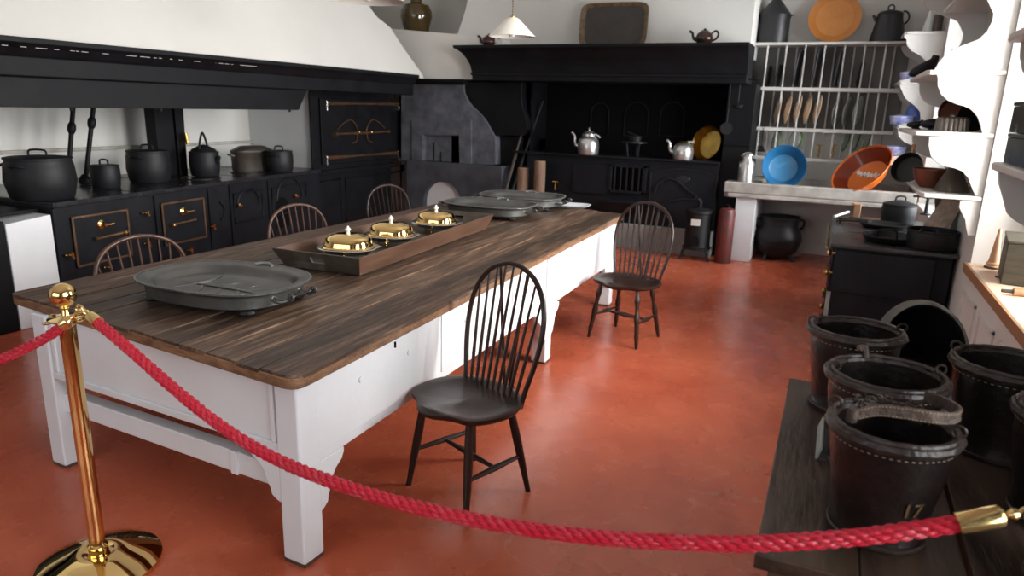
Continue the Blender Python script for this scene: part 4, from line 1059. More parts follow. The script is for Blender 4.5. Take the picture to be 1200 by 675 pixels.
# heater
p = at(821, 297, Z=0)
t = thing('floor_heater', 'small black cylindrical stove on splayed feet with a paper tag by the fireplace', 'heater', (p.x, 8.1, 0))
q = Vector((p.x, 8.1, .4)); r = px(q, 15); z0 = at(820, 291, Y=8.1).z; z1 = at(820, 246, Y=8.1).z
MB().lathe([(r*1.1, z0), (r*1.1, z0+.02), (r, z0+.03), (r*.97, z0+.05), (r*.97, z1-.04), (r*1.04, z1-.03), (r*1.04, z1), (r*.9, z1+.01), (0, z1+.03)], 32).build('body', 'cast_iron', t)
MB().tube(smooth([(0, 0, z1+.02), (0, 0, z1+.09), (-.03, 0, z1+.12)], 5), .022, 8).build('flue_stub', 'cast_iron', t)
for a in (-2.5, -.6, 1.57):
    MB().tube(smooth([(r*.9*math.cos(a), r*.9*math.sin(a), z0+.01), (r*1.15*math.cos(a), r*1.15*math.sin(a), z0-.03), (r*1.2*math.cos(a), r*1.2*math.sin(a), .05), (r*1.45*math.cos(a), r*1.45*math.sin(a), .012)], 4), .017, 7).build('leg', 'cast_iron', t)
MB().box(-.055, -r*1.07, z1-.16, .045, -r*1.0, z1-.09).build('paper_tag', 'paper', t)
MB().prism([(-.05, z0+.05), (.05, z0+.05), (.05, z0+.12)]+[(.05*math.cos(a), z0+.12+.05*math.sin(a)) for a in (.8, 1.57, 2.34)]+[(-.05, z0+.12)], 'Y', -r*1.0, -r*.9).build('draught_door', 'range_iron', t)
# red cylinder
p = at(852, 300, Z=0)
t = thing('red_canister', 'dark red metal canister standing on the floor between fireplace and sink leg', 'canister', (p.x, 8.08, 0))
q = Vector((p.x, 8.1, .3)); r = px(q, 9.5); z1 = at(851, 243, Y=8.08).z
MB().lathe([(r, 0), (r, z1*.9), (r*.85, z1*.97), (r*.4, z1), (0, z1)], 28).build('body', 'red_can', t)
MB().lathe([(.03, z1), (.03, z1+.03), (0, z1+.03)], 12).build('cap', 'dead_black', t)

# ---- fireplace things
def kettle(label, x, yb, wpx, hpx, Y, z, lid=True):
    p = at(x, yb, Y=Y); r = px(p, wpx/2); h = px(p, hpx)
    t = thing('kettle', label, 'kettle', (p.x, Y, z), .1, 'aluminium kettles on the fireplace hob')
    MB().lathe([(r*.92, 0), (r*.98, h*.12), (r, h*.4), (r*.9, h*.62), (r*.6, h*.78), (r*.45, h*.80), (0, h*.80)], 32).build('body', 'aluminium', t)
    MB().tube(smooth([(-r*.85, 0, h*.3), (-r*1.25, 0, h*.42), (-r*1.35, 0, h*.75), (-r*1.65, 0, h*.9)], 5), [.030]+[.026]*4+[.020]*4+[.016]*7, 10).build('spout', 'aluminium', t)
    if lid:
        l = MB().lathe([(r*.62, h*.76), (r*.6, h*.86), (r*.35, h*.98), (0, h*1.0)], 28).build('lid', 'aluminium', t)
        MB().lathe([(.012, h), (.01, h*1.06), (.016, h*1.1), (0, h*1.14)], 12).build('knob', 'aluminium', l)
        MB().tube(arc((0, 0, h*.7), r*1.05, PI*.02, PI*.3, 6, 'XZ', sz=.4), .012, 6).build('handle', 'aluminium', t)
    else:
        l = MB().lathe([(r*.5, h*.8), (r*.4, h*.86), (0, h*.87)], 28).build('lid', 'brass_dull', t)
        MB().tube([(r*.3, 0, h*.84), (r*.9, 0, h*.86)], .014, 6).build('handle', 'aluminium', t)
kettle('aluminium kettle with domed lid and curved spout on the fireplace hob, beside the pokers', 689, 179, 25, 27, 8.42, 1.101)
kettle('smaller squat aluminium kettle on the fireplace hob beside the brass pan', 800, 184, 24, 24, 8.42, 1.101, False)
p = at(828, 161, Y=8.62); r = px(p, 20)
t = thing('preserving_pan', 'round dull brass preserving pan leaning at the end of the fireplace hob', 'pan', (p.x, 8.62, 1.101+r*.96), tilt=(math.radians(78), 0), rotz=math.radians(-28))
MB().lathe([(0, -.12), (r*.8, -.12), (r*.86, -.10), (r*.97, -.005), (r*1.02, 0), (r*1.0, .004), (r*.94, -.01), (r*.8, -.108), (0, -.112)], 40).build('pan', 'brass_dull', t)
p = at(742, 180, Y=8.45)
t = thing('trivet', 'dark iron trivet with a small pan on the fireplace hob between the kettles', 'trivet', (p.x, 8.5, 1.101))
MB().lathe([(.15, .16), (.15, .175), (.0, .175)], 24).build('plate', 'cast_iron', t)
for a in (-2.2, -.9, 1.57): MB().tube([(.13*math.cos(a), .13*math.sin(a), .165), (.10*math.cos(a), .10*math.sin(a), 0)], .012, 6).build('leg', 'cast_iron', t)
MB().lathe([(.07, .176), (.08, .24), (.07, .24), (0, .2)], 20).tube([(.06, 0, .23), (-.1, 0, .29)], .008, 6).build('pan', 'cast_iron', t)
# logs
for x, yt, yb, lb in ((613, 197, 226, 'short upright wooden log behind the far platters'), (633, 189, 226, 'taller upright wooden log nearer the fireplace tap')):
    Y = 7.95; p = at(x, yt, Y=Y); r = px(p, 6.6)
    t = thing('log', lb, 'log', (p.x, Y, 0), group='upright logs beside the fireplace')
    MB().lathe([(r*1.02, 0), (r*.98, p.z*.5), (r*1.02, p.z*.8), (r, p.z-.01), (r*.95, p.z)], 18).build('bark', 'log_wood', t, angle=30)
    MB().lathe([(r*.93, p.z-.001), (r*.93, p.z+.003), (0, p.z+.003)], 18).build('cut_face', 'light_wood', t)
# pokers
for i, (a, c, lb) in enumerate((((622, 118), (588, 240), 'long iron poker leaning in the fireplace recess, the one crossing in front'), ((636, 118), (596, 236), 'long iron fire rake leaning in the recess behind the poker'))):
    p0, p1 = at(*a, Y=8.62-.02*i), at(*c, Y=8.15+.08*i)
    d = (p1-p0); k = (p0.z)/(-d.z) if False else None
    p2 = p0+d*((p0.z-.01)/(p0.z-p1.z))
    o = MB().tube([p0, p0.lerp(p2, .03), p0.lerp(p2, .35), p0.lerp(p2, .4), p2], [.012, .014, .014, .022, .013], 8).build('poker', 'old_brown' if i == 0 else 'cast_iron', loc=p2, world=True)
    tag(o, lb, 'poker', 'fire irons in the recess')
# ---- mantel things
zm = Rn[0][0].z+.0005
p = at(716, 50, Y=8.3)
pt = [at(a_, b_, Y=8.36) for a_, b_ in ((676, 50), (755, 50), (755, -2), (676, -2))]
cx_ = (pt[0].x+pt[1].x)/2+.02; wd = (pt[1].x-pt[0].x)/2; hh = (pt[3].z-pt[0].z)/2
t = thing('metal_tray', 'old black tray with worn rusty border leaning on the wall above the mantel', 'tray', (cx_, 8.41, zm+hh*.99), tilt=(math.radians(84), 0))
MB().rings([superell(wd*k, hh*k2, 7, 48, z) for k, k2, z in ((.86, .84, .0), (.97, .96, .012), (1, 1, .03), (1, 1, .034), (.98, .98, .034), (.86, .84, .008), (.85, .83, .006))]).build('border', 'tray_rim_worn', t, angle=50)
MB().rings([superell(wd*.86, hh*.84, 7, 48, z) for z in (.005, .0095)]).build('centre', 'tray_black', t)
def teapot(label, x, yb, wpx, Y, mt, flip=1, tilt=0):
    p = at(x, yb, Y=Y); r = px(p, wpx/2)
    t = thing('teapot', label, 'teapot', (p.x, Y, zm), .1)
    MB().lathe([(r*.6, 0), (r*.92, r*.35), (r, r*.75), (r*.88, r*1.2), (r*.55, r*1.5), (r*.4, r*1.52)], 28, cap1=True).build('body', mt, t)
    l = MB().lathe([(r*.5, r*1.5), (r*.4, r*1.62), (0, r*1.68)], 20).build('lid', mt, t)
    MB().lathe([(.012, r*1.66), (.018, r*1.78), (0, r*1.86)], 12).build('knob', mt, l)
    MB().tube(smooth([(-r*.8, 0, r*.6), (-r*1.25, 0, r*.8), (-r*1.4, 0, r*1.3), (-r*1.75, 0, r*1.55)], 5), [.028, .026, .024, .022, .020, .018]+[.014]*10, 10).build('spout', mt, t)
    MB().tube(smooth([(r*.8, 0, r*1.3), (r*1.25, 0, r*1.55), (r*1.55, 0, r*1.2), (r*1.35, 0, r*.7), (r*.9, 0, r*.45)], 5), .011, 8).build('handle', mt, t)
    return t
teapot('shiny dark brown teapot on the mantel shelf beside the worn black tray', 825, 49, 20, 8.2, 'brown_glaze')
teapot('small maroon glazed teapot at the end of the mantel behind the pendant lamp', 573, 52, 16, 8.2, 'maroon_glaze')
# jar on the ledge
p = at(488, 35, Y=8.55); r = px(p, 18.5); zq = q_z = None
zl_ = at(475, 35, Y=8.2).z
t = thing('glass_jar', 'round dark amber glass jar on the white ledge between hood and fireplace', 'jar', (p.x, 8.55, zl_+.0))
h = px(p, 34)
MB().lathe([(r*.7, 0), (r*.78, .02), (r, h*.5), (r*.98, h*.68), (r*.8, h*.88), (r*.4, h*.95), (r*.36, h*.98), (r*.36, h*1.1), (r*.42, h*1.12), (0, h*1.12)], 36).build('jar', 'glass_jar', t)
# pendant lamps
def pendant(label, x, yt, yb, xl, xr, Y, cord=True, bulb='glass'):
    pt_, pb = at(x, yt, Y=Y), at(x, yb, Y=Y); r = px(pb, (xr-xl)/2)
    t = thing('pendant_lamp', label, 'lamp', (pb.x, Y, pb.z), group='cream enamel pendant lamps')
    h = pt_.z-pb.z
    MB().lathe([(r, 0), (r*.99, .004), (r*.28, h*.95), (r*.2, h), (r*.19, h-.004), (r*.27, h*.93), (r*.97, .0)], 48, cap0=False, cap1=False).build('shade', 'lamp_enamel', t)
    MB().lathe([(.022, h-.05), (.022, h+.01), (.01, h+.02), (0, h+.02)], 16).build('socket', 'brass_dull', t)
    MB().lathe([(0, -.005), (.018, -.002), (.032, .022), (.030, .045), (.016, .07), (.014, .1)], 20).build('bulb', 'bulb_white', t)
    b = MB().tube([(0, 0, h+.01), (0, 0, ZC-pb.z)], .003, 6)
    k = 0
    z = h+.02
    while z < 1.2: b.lathe([(.002, z), (.007, z+.008), (.002, z+.016)], 6); z += .02
    b.build('chain', 'brass_dark', t)
    MB().lathe([(.05, ZC-pb.z-.03), (.05, ZC-pb.z-.001), (0, ZC-pb.z-.001)], 16).build('ceiling_rose', 'lamp_enamel', t)
pendant('cream conical pendant lamp hanging in front of the fireplace mantel', 600, 21, 43, 573, 628, 5.5)
pendant('cream pendant lamp with a visible pale bulb hanging above the range', 431, -24, 1, 388, 475, 4.6)
# utensils hanging on the fireplace side
rail_y = 8.15
def hang(name, label, x, yt, yb, mt, kind, Y=rail_y):
    a_, c_ = at(x, yt, Y=Y), at(x, yb, Y=Y)
    t = thing(name, label, 'utensil', (a_.x, Y, a_.z), group='cooking utensils hung beside the fireplace')
    L_ = a_.z-c_.z
    MB().tube(arc((0, 0, -.015), .014, 0, 2*PI, 10, 'XZ')[:-1], .003, 5, True).tube([(0, 0, -.03), (0, 0, -L_*.78)], .006, 6).build('handle', 'cast_iron', t)
    if kind == 'ladle': MB().lathe([(.005, -.04), (.045, -.025), (.06, 0), (.055, 0), (.04, -.02), (0, -.035)], 20, c=(0, -.01, -L_*.86)).build('bowl', mt, t)
    elif kind == 'disc': MB().mark().lathe([(.065, 0), (.065, .006), (0, .006)], 24).xf(Matrix.Translation((0, 0, -L_*.86)) @ Matrix.Rotation(PI/2, 4, 'X')).build('disc', mt, t)
    else: MB().prism([(-.018, -L_*.76), (.018, -L_*.76), (.048, -L_), (-.048, -L_)], 'Y', -.003, .003).build('blade', mt, t)
hang('skimmer', 'long handled black skimmer hanging beside the fireplace, the lowest of the dark pair', 857, 93, 160, 'cast_iron', 'disc')
hang('ladle', 'short black ladle hanging beside the fireplace above the skimmer', 868, 92, 128, 'cast_iron', 'ladle')
hang('ladle', 'reddish copper ladle hanging on the post of the plate rack', 884, 96, 134, 'copper_dull', 'ladle', Y=8.82)
hang('spatula', 'narrow dark spatula hanging from the rack above the milk can', 882, 130, 171, 'cast_iron', 'blade', Y=8.80)
hang('spatula', 'wide dark spatula hanging from the rack, its handle lowest by the first green rimmed plate', 895, 148, 178, 'cast_iron', 'blade', Y=8.84)
p = at(860, 94, Y=8.17); p2 = at(888, 95, Y=8.17)
o = MB().tube([(p.x-.12, rail_y+.0, p.z+.01), (p2.x, rail_y+.0, p.z+.012)], .010, 8).tube([(p.x-.1, rail_y, p.z+.01), (p.x-.1, 8.22, p.z+.01)], .008, 6).tube([(p.x+.1, rail_y, p.z+.01), (p.x+.1, 8.22, p.z+.01)], .008, 6).build('hanging_rail', 'black_paint', loc=p, world=True)
tag(o, 'thin black rail across the side of the fireplace holding utensils', 'rail')

# ================================================================== POTS ON THE RANGE
def lidpot(name, label, cat, x, yb, wpx, hpx, mt='pot_iron', barrel=.06, handles=True, bow=.0, z=.8805, lidh=.1, X=None):
    p = at(x, yb, Z=z); r = px(p, wpx/2); h = px(p, hpx)
    t = thing(name, label, cat, (p.x, p.y, z), .4)
    MB().lathe([(r*.86, 0), (r*.93, h*.05), (r*(1+barrel), h*.45), (r, h*.85), (r*.95, h*.95), (r*.97, h), (r*.90, h), (0, h*.98)], 40).build('body', mt, t)
    l = MB().lathe([(r*.99, h*.985), (r*.99, h+.008), (r*.9, h+.012), (r*.3, h+lidh*r), (0, h+lidh*r)], 40).build('lid', mt, t)
    hz = h+lidh*r*.6
    MB().tube(smooth([(-r*.3, 0, hz), (-r*.25, 0, hz+.045), (r*.25, 0, hz+.045), (r*.3, 0, hz)], 4), .008, 8).build('lid_handle', mt, l)
    if handles:
        for s in (-1, 1): MB().tube(smooth([(-.05, s*r*.98, h*.82), (-.04, s*(r+.035), h*.86), (.04, s*(r+.035), h*.86), (.05, s*r*.98, h*.82)], 4), .009, 8).build('handle', mt, t)
    return t, r, h
lidpot('stock_pot', 'very large barrel shaped black pot with flat lid at the near end of the range', 'pot', 51, 232, 70, 46, barrel=.05)
lidpot('saucepan', 'small straight sided black pot with lid on the range beside the largest pot', 'pot', 125, 220, 32, 25, barrel=.0, handles=False)
lidpot('stock_pot', 'medium black lidded pot on the range in front of the dark pillar', 'pot', 176, 213, 46, 35, barrel=.03)
t, r, h = lidpot('iron_kettle', 'black iron kettle with tall ring handle on the range beside the dark pillar', 'kettle', 241, 206, 33, 27, barrel=.02, handles=False)
MB().tube(smooth([(0, -r*.7, h), (0, -r*.5, h+r*.7), (0, 0, h+r*1.35), (0, r*.5, h+r*.7), (0, r*.7, h)], 6), .011, 8).build('bail_handle', 'pot_iron', t)
MB().lathe([(r*.97, h*.9), (r*.8, h+.03), (r*.3, h+.07), (0, h+.08)], 32).build('shoulder', 'pot_iron', t)
MB().tube([(r*.8, -.02, h*.5), (r*1.25, -.05, h*.85)], [.03, .016], 10).build('spout', 'pot_iron', t)
# oblong fish kettle
p = at(297, 200, Z=.8805, ); wq = px(p, 24)
t = thing('fish_kettle', 'dark bronze oblong fish kettle with lid at the far end of the range', 'pan', (p.x, p.y, .8805), math.radians(70))
MB().rings([superell(wq*k, wq*.55*k, 3, 40, z) for k, z in ((.94, 0), (.98, .02), (1, .20), (1.03, .205), (1.03, .215), (.98, .215))]).build('body', 'casserole_bronze', t, angle=50)
MB().rings([superell(wq*k, wq*.55*k, 3, 40, z) for k, z in ((1.0, .214), (1.0, .225), (.6, .27), (.55, .272))]).build('lid', 'casserole_bronze', t, angle=50)
for s in (-1, 1): MB().tube([(s*wq, -.05, .17), (s*wq*1.12, -.05, .18), (s*wq*1.12, .05, .18), (s*wq, .05, .17)], .010, 6).build('handle', 'casserole_bronze', t)
lidpot('saucepan', 'small black pot with looped handle on the range in front of the bronze fish kettle', 'pot', 328, 201, 31, 23, barrel=.02)
p = at(-4, 212, Z=1.0)
t = thing('frying_pan', 'black iron pan with its handle tip just showing at the edge of the range', 'pan', (p.x-.1, p.y-.1, za+.031))
MB().lathe([(.14, 0), (.17, .12), (.165, .12), (.13, .01)], 24).build('pan', 'pot_iron', t)
MB().tube([(.14, .03, .10), (.30, .22, .17)], .012, 8).build('handle', 'pot_iron', t)
# flue pipes and pillar behind the pots
def rod(a, c, X, label):
    p0, p1 = at(*a, X=X), at(*c, X=X)
    p0 = p0+(p0-p1)*.6; 
    t = thing('flue_rod', label, 'pipe', (p1.x, p1.y, .8805), group='slanting iron rods behind the pots')
    p1.z = .90
    MB().tube([p0, p1], .020, 10).build('rod', 'black_paint', t, True)
    m_ = p1.lerp(p0, .52); d = (p0-p1).normalized()
    MB().tube([m_-d*.05, m_-d*.03, m_, m_+d*.03, m_+d*.05], [.021, .032, .036, .032, .021], 10).build('collar', 'black_paint', t, True)
    MB().tube([p1+Vector((0, 0, -.015)), p1+Vector((0, 0, .02)), p1+Vector((0, 0, .05)), p1+Vector((0, 0, .07))], [.045, .05, .035, .02], 12).build('foot', 'black_paint', t, True)
rod((84, 130), (77, 195), -6.1, 'slanting iron rod behind the largest pot, mostly hidden at its foot')
rod((109, 130), (100, 214), -6.0, 'slanting iron rod rising beside the small straight sided pot')
pa, pb_ = at(181, 130, X=-6.05), at(202, 130, X=-6.05)
t = thing('range_pillar', 'square black iron pillar standing on the range behind the medium pot', 'pillar', (-6.05, pa.y, .8805))
MB().box(-6.2, pa.y, .8805, -6.05, pb_.y, 1.9).build('post', 'black_paint', t, True, bevel=.006)
pc = at(214, 130, X=-6.05); pd = at(219, 205, X=-6.05)
MB().hexa([(-6.1, pb_.y+.01, .8805), (-6.03, pb_.y+.01, .8805), (-6.03, pd.y, .8805), (-6.1, pd.y, .8805), (-6.1, pb_.y+.01, 1.9), (-6.03, pb_.y+.01, 1.9), (-6.03, pc.y, 1.9), (-6.1, pc.y, 1.9)]).build('side_plate', 'black_paint', t, True, bevel=.004)
q = at(215, 163, X=-6.0)
MB().tube([q+Vector((-.03, 0, 0)), q+Vector((.05, 0, 0))], .018, 8).tube([q+Vector((.04, 0, .06)), q+Vector((.04, 0.01, -.05))], .014, 8).build('brass_tap', 'tap_brass', t, True)

# ================================================================== SMALL STOVE, WINDOW SIDE
SX0, SX1, SY0, SY1, SZT = .06, .80, 5.36, 6.95, .78
t = thing('cast_iron_stove', 'waist high black iron stove with brass knobs standing against the window wall', 'stove', (.45, 6.2, 0))
MB().box(SX0+.02, SY0+.03, .06, SX1, SY1-.02, SZT-.03).build('body', 'range_iron', t, True, bevel=.006)
MB().box(SX0-.02, SY0-.02, SZT-.03, SX1+.02, SY1, SZT).build('top_plate', 'stove_top', t, True, bevel=.008)
MB().box(SX0+.02, SY0, .45, SX1-.10, SY0+.03, SZT-.05).build('end_panel', 'range_iron', t, True, bevel=.006)
MB().box(SX0, SY0+.005, .0, SX0+.03, SY0+.035, .44).build('corner_strip', 'plinth_stone', t, True, bevel=.004)
MB().box(SX0, SY0+.0, .43, SX1-.05, SY0+.04, .455).build('end_rail', 'range_iron', t, True, bevel=.004)
b = MB()
for y in (5.95, 6.45): b.box(SX0+.1, y, SZT, SX1-.1, y+.006, SZT+.002)
b.box(SX0+.38, SY0, SZT, SX0+.386, SY1, SZT+.002); b.build('plate_joint', 'dead_black', t, True)
for y0, y1 in ((5.44, 6.05), (6.12, 6.85)):
    d = MB().box(SX0+.005, y0, .12, SX0+.02, y1, .68).build('door', 'range_iron', t, True, bevel=.004)
    for z in (.2, .6): MB().tube([(SX0-.01, y0+.02, z), (SX0-.01, y0+.12, z)], .013, 8).build('hinge', 'brass_dark', d, True)
for z in (.70, .56, .42, .30, .2):
    MB().mark().lathe([(.010, 0), (.009, .02), (.020, .028), (.024, .04), (.014, .052), (0, .055)], 16).xf(Matrix.Translation((SX0+.02, SY0+.06+.02*math.sin(z*9), z)) @ Matrix.Rotation(-PI/2, 4, 'Y')).build('knob', 'brass_dull' if z < .6 else 'brass', t, True)
MB().tube([(SX0-.04, SY0+.15, .72), (SX0-.04, SY1-.2, .72)], .010, 8).build('towel_rail', 'brass_dull', t, True)
# things on it
ZS = SZT+.001
t, r, h = lidpot('casserole_pot', 'black iron casserole with flat lid at the far side of the small stove', 'pot', 1051, 262, 37, 22, barrel=0, handles=False, z=ZS, lidh=.28)
def pan(name, label, x, y, wpx, yaw, dep=.03, hl=.0, sy=1.):
    p = at(x, y, Z=ZS); r = px(p, wpx/2)
    t = thing(name, label, 'pan', (p.x, p.y, ZS), math.radians(yaw))
    MB().lathe([(r*.82, 0), (r*.86, .003), (r, dep), (r*.985, dep+.002), (r*.83, .008), (0, .006)], 40).build('pan', 'cast_iron', t)
    return t, r
t, r = pan('skillet', 'shallow round iron pan on the small stove in front of the lidded casserole', 1034, 266, 50, 0)
MB().tube([(-r*.98, 0, .03), (-r*1.1, .02, .04), (-r*1.1, -.03, .04)], .008, 6).build('handle', 'cast_iron', t)
t, r = pan('griddle_pan', 'wide shallow iron pan with a curled strap handle at the edge of the small stove', 1043, 283, 62, 0, .045)
MB().tube(smooth([(-.10, -.02, .012), (-.09, -.02, .075), (.02, -.02, .085), (.04, -.02, .02)], 5), .011, 8, flat=.6).build('handle', 'cast_iron', t)
p = at(1108, 294, Z=ZS); r = px(p, 30)
t = thing('round_cake_pan', 'deep round black iron pan with a loop handle at the corner of the small stove', 'pan', (.668, 5.52, ZS))
r = .155
MB().lathe([(r*.96, 0), (r, .01), (r*1.0, .115), (r*1.03, .12), (r*1.03, .13), (r*.97, .13), (r*.94, .02), (0, .015)], 48).build('pan', 'cast_iron', t)
MB().tube(smooth([(-.09, -r*.95, .125), (-.075, -r*.80, .145), (.0, -r*.80, .145), (.015, -r*.95, .125)], 4), .008, 8).build('handle', 'cast_iron', t)
p = at(996, 262, Z=ZS)
t = thing('sad_iron', 'small flat iron trivet with white handled tool at the far corner of the small stove', 'trivet', (p.x, p.y, ZS), .2)
MB().tube([(-.10, -.05, .03), (.12, -.05, .03), (.16, 0, .03), (.12, .05, .03), (-.10, .05, .03)], .008, 6, True).tube([(-.05, -.05, .03), (.05, .05, .03)], .007, 6).tube([(.05, -.05, .03), (-.05, .05, .03)], .007, 6).build('frame', 'cast_iron', t)
for a_, c_ in ((-.09, -.045), (-.09, .045), (.12, -.045), (.12, .045)): MB().tube([(a_, c_, .03), (a_, c_, 0)], .006, 6).build('foot', 'cast_iron', t)
MB().tube([(-.13, .0, .05), (.0, .10, .085)], .011, 8).build('grip', 'porcelain', t)
t = thing('wooden_mallet', 'small wooden block handle standing behind the trivet on the small stove', 'mallet', (at(1000, 255, Z=ZS).x+.02, 6.88, ZS))
MB().box(-.025, -.03, 0, .03, .03, .12).build('head', 'light_wood', t, bevel=.006)
MB().box(-.05, -.025, .10, -.02, .025, .13).build('grip', 'light_wood', t, bevel=.006)
# slanting wooden board + dark funnel behind pan
BL, BR = at(1077, 271, Y=5.86), at(1100, 277, Y=5.69)
TL, TR_ = at(1105, 232, Y=5.86), at(1127, 237, Y=5.69)
k_ = (BL.z-ZS-.001)/(TL.z-BL.z); BL = BL-(TL-BL)*k_
k_ = (BR.z-ZS-.001)/(TR_.z-BR.z); BR = BR-(TR_-BR)*k_
t = thing('knife_board', 'brown wooden board leaning under the wavy shelf behind the round iron pan', 'board', BL)
th_ = Vector((.018, 0, -.012)); 
MB().hexa([BL, BR, BR+Vector((.024, 0, 0)), BL+Vector((.024, 0, 0)), TL, TR_, TR_+Vector((.024, 0, 0)), TL+Vector((.024, 0, 0))]).build('board', 'board_wood', t, True, bevel=.003)
t = thing('iron_funnel', 'dark waisted iron mortar standing behind the round pan below the lowest wavy shelf', 'mortar', (.755, 5.93, ZS))
MB().lathe([(.07, 0), (.07, .02), (.06, .05), (.042, .16), (.046, .2), (.065, .30), (.07, .31), (.055, .30), (0, .1)], 28).build('body', 'old_brown', t)

# ================================================================== WAVY SHELVES
def wavy(name, label, Yf, Yr, contour, shelves, xw=XR, yaxis=None, ztop=None, rearY=None):
    t = thing(name, label, 'shelf', (xw-.1, (Yf+Yr)/2, contour[-1][1]))
    C = contour
    for Y0 in (Yf, Yr-.02):
        poly = C+[(xw, C[-1][1]), (xw, C[0][1])]
        MB().prism(poly, 'Y', Y0, Y0+.022).build('side_panel', 'shelf_paint', t, True, bevel=.003, angle=50)
    for z, xf in shelves:
        P = [(xf+.02, Yf-.015), (xw, Yf-.015), (xw, Yr+.015), (xf+.02, Yr+.015), (xf, Yr-.02), (xf, Yf+.02)]
        MB().prism(P, 'Z', z-.028, z).build('shelf_board', 'shelf_paint', t, True, bevel=.008)
    return t
cpx = [(1150, -60), (1156, -30), (1153, -10), (1160.7, 7), (1164, 16), (1162.7, 24), (1157, 36), (1146.7, 46), (1133, 51), (1120, 56.7), (1108, 64), (1100, 73), (1095, 82),
       (1098.7, 91), (1098.7, 101), (1102.7, 111), (1110.7, 118), (1120, 122), (1130.7, 124.7), (1138.7, 129), (1145.3, 137), (1149.3, 148), (1150.7, 156),
       (1088.7, 160), (1088, 171), (1090.7, 183), (1097, 190), (1106.7, 195), (1118.7, 197.3), (1128, 201), (1134.7, 209), (1138, 219), (1143, 230),
       (1125, 236), (1124, 243), (1127, 250), (1131, 258), (1132, 268), (1134, 276)]
# upper wave repeats the lower one above the frame
c0 = []
for a_, b_ in cpx:
    p = at(a_, b_, Y=5.0); c0.append((p.x, p.z))
top = [(x_, z_) for x_, z_ in c0[3:13]]
up_ = [(.83-.05, 3.0), (.60, 2.92), (.46, 2.84), (.42, 2.72), (.42, 2.62), (.40, 2.52), (.44, 2.42), (.56, 2.36), (.66, 2.32)]
contour = up_+c0[4:]
shA, shB, shC = at(1130, 82, Y=5).z, at(1130, 155, Y=5).z, at(1130, 229, Y=5).z
shelf1 = wavy('wavy_shelf', 'white wavy sided wall shelves between the two windows above the small stove', 5.0, 6.12, contour, [(2.62, .42), (shA, .42), (shB, .40), (shC, .50)])
# far unit
fp = [(1060, 37), (1059.5, 44), (1062, 46), (1062.7, 53), (1068, 60), (1078.7, 65), (1084, 71), (1087, 78), (1088, 86), (1053, 95), (1054, 99), (1056, 105), (1061, 116), (1072, 124), (1078, 131), (1079, 141), (1051, 147), (1052, 152), (1053, 160), (1060, 167), (1070, 171), (1075, 179), (1042, 184), (1042, 193), (1078, 194)]
c1_ = [(at(a_, b_, Y=8.42).x, at(a_, b_, Y=8.42).z) for a_, b_ in fp]
zf = [c1_[0][1]+.0, at(1060, 95.5, Y=8.42).z, at(1060, 147.5, Y=8.42).z, at(1060, 184, Y=8.42).z]
shelf2 = wavy('wavy_shelf', 'white wavy sided corner shelves holding blue dishes beside the plate rack', 8.42, 9.14, c1_, [(zf[0], c1_[0][0]), (zf[1], c1_[9][0]), (zf[2], c1_[16][0]), (zf[3], c1_[22][0])])
# near unit, mostly outside the picture
zn = at(1175, 190, Y=3.28).z; xn = at(1161, 190, Y=3.28).x
cn = [(at(a_, b_, Y=3.28).x, at(a_, b_, Y=3.28).z) for a_, b_ in ((1170, 199), (1170.5, 216), (1174.7, 230), (1180, 250), (1188, 258), (1200, 265), (1212, 271))]
cn = [(x_, z_) for x_, z_ in cn if x_ < XR-.01]
t = thing('wavy_shelf', 'white rounded shelf end with two stacked black boxes over the near window board', 'shelf', (XR-.1, 2.8, zn-.4))
def nshelf(z, xf, C):
    MB().prism([(xf+.03, 2.2), (XR, 2.2), (XR, 3.30), (xf+.035, 3.30), (xf+.005, 3.285), (xf, 3.25), (xf, 2.24)], 'Z', z-.03, z).build('shelf_board', 'shelf_paint', t, True, bevel=.009, bseg=3)
    for Y0 in (2.23, 3.268): MB().prism([(XR, z-.029)]+[(C[0][0], z-.029)]+C+[(XR, C[-1][1]-.02)], 'Y', Y0, Y0+.022).build('side_panel', 'shelf_paint', t, True, bevel=.003)
nshelf(zn, xn, cn)
q = at(1181, 40, Y=3.28)
cu = [(at(a_, b_, Y=3.28).x, at(a_, b_, Y=3.28).z) for a_, b_ in ((1196, 54), (1195, 66), (1198, 82), (1206, 94))]
nshelf(q.z, q.x, cu)
# black boxes on the near unit
for k, (lb) in enumerate(('shiny black box on the rounded shelf end, lower of two stacked', 'shiny black box on the rounded shelf end, upper of two stacked')):
    z0 = zn+.001+k*.112
    t = thing('black_box', lb, 'box', (xn+.16, 3.05, z0), group='black boxes stacked by the near window')
    MB().box(-.13, -.2, 0, .10, .18, .095).build('box', 'ebony', t, bevel=.004)
    MB().box(-.132, -.202, .096, .102, .182, .110).build('lid', 'ebony', t, bevel=.003)
t = thing('dark_jar', 'narrow black jar on the upper rounded shelf at the near window', 'jar', (q.x+.10, 3.15, q.z+.001))
MB().lathe([(.035, 0), (.04, .06), (.03, .10), (.033, .12), (0, .12)], 20).build('jar', 'ebony', t)
MB().lathe([(.02, .121), (.015, .135), (0, .135)], 12).build('stopper', 'ebony', t)
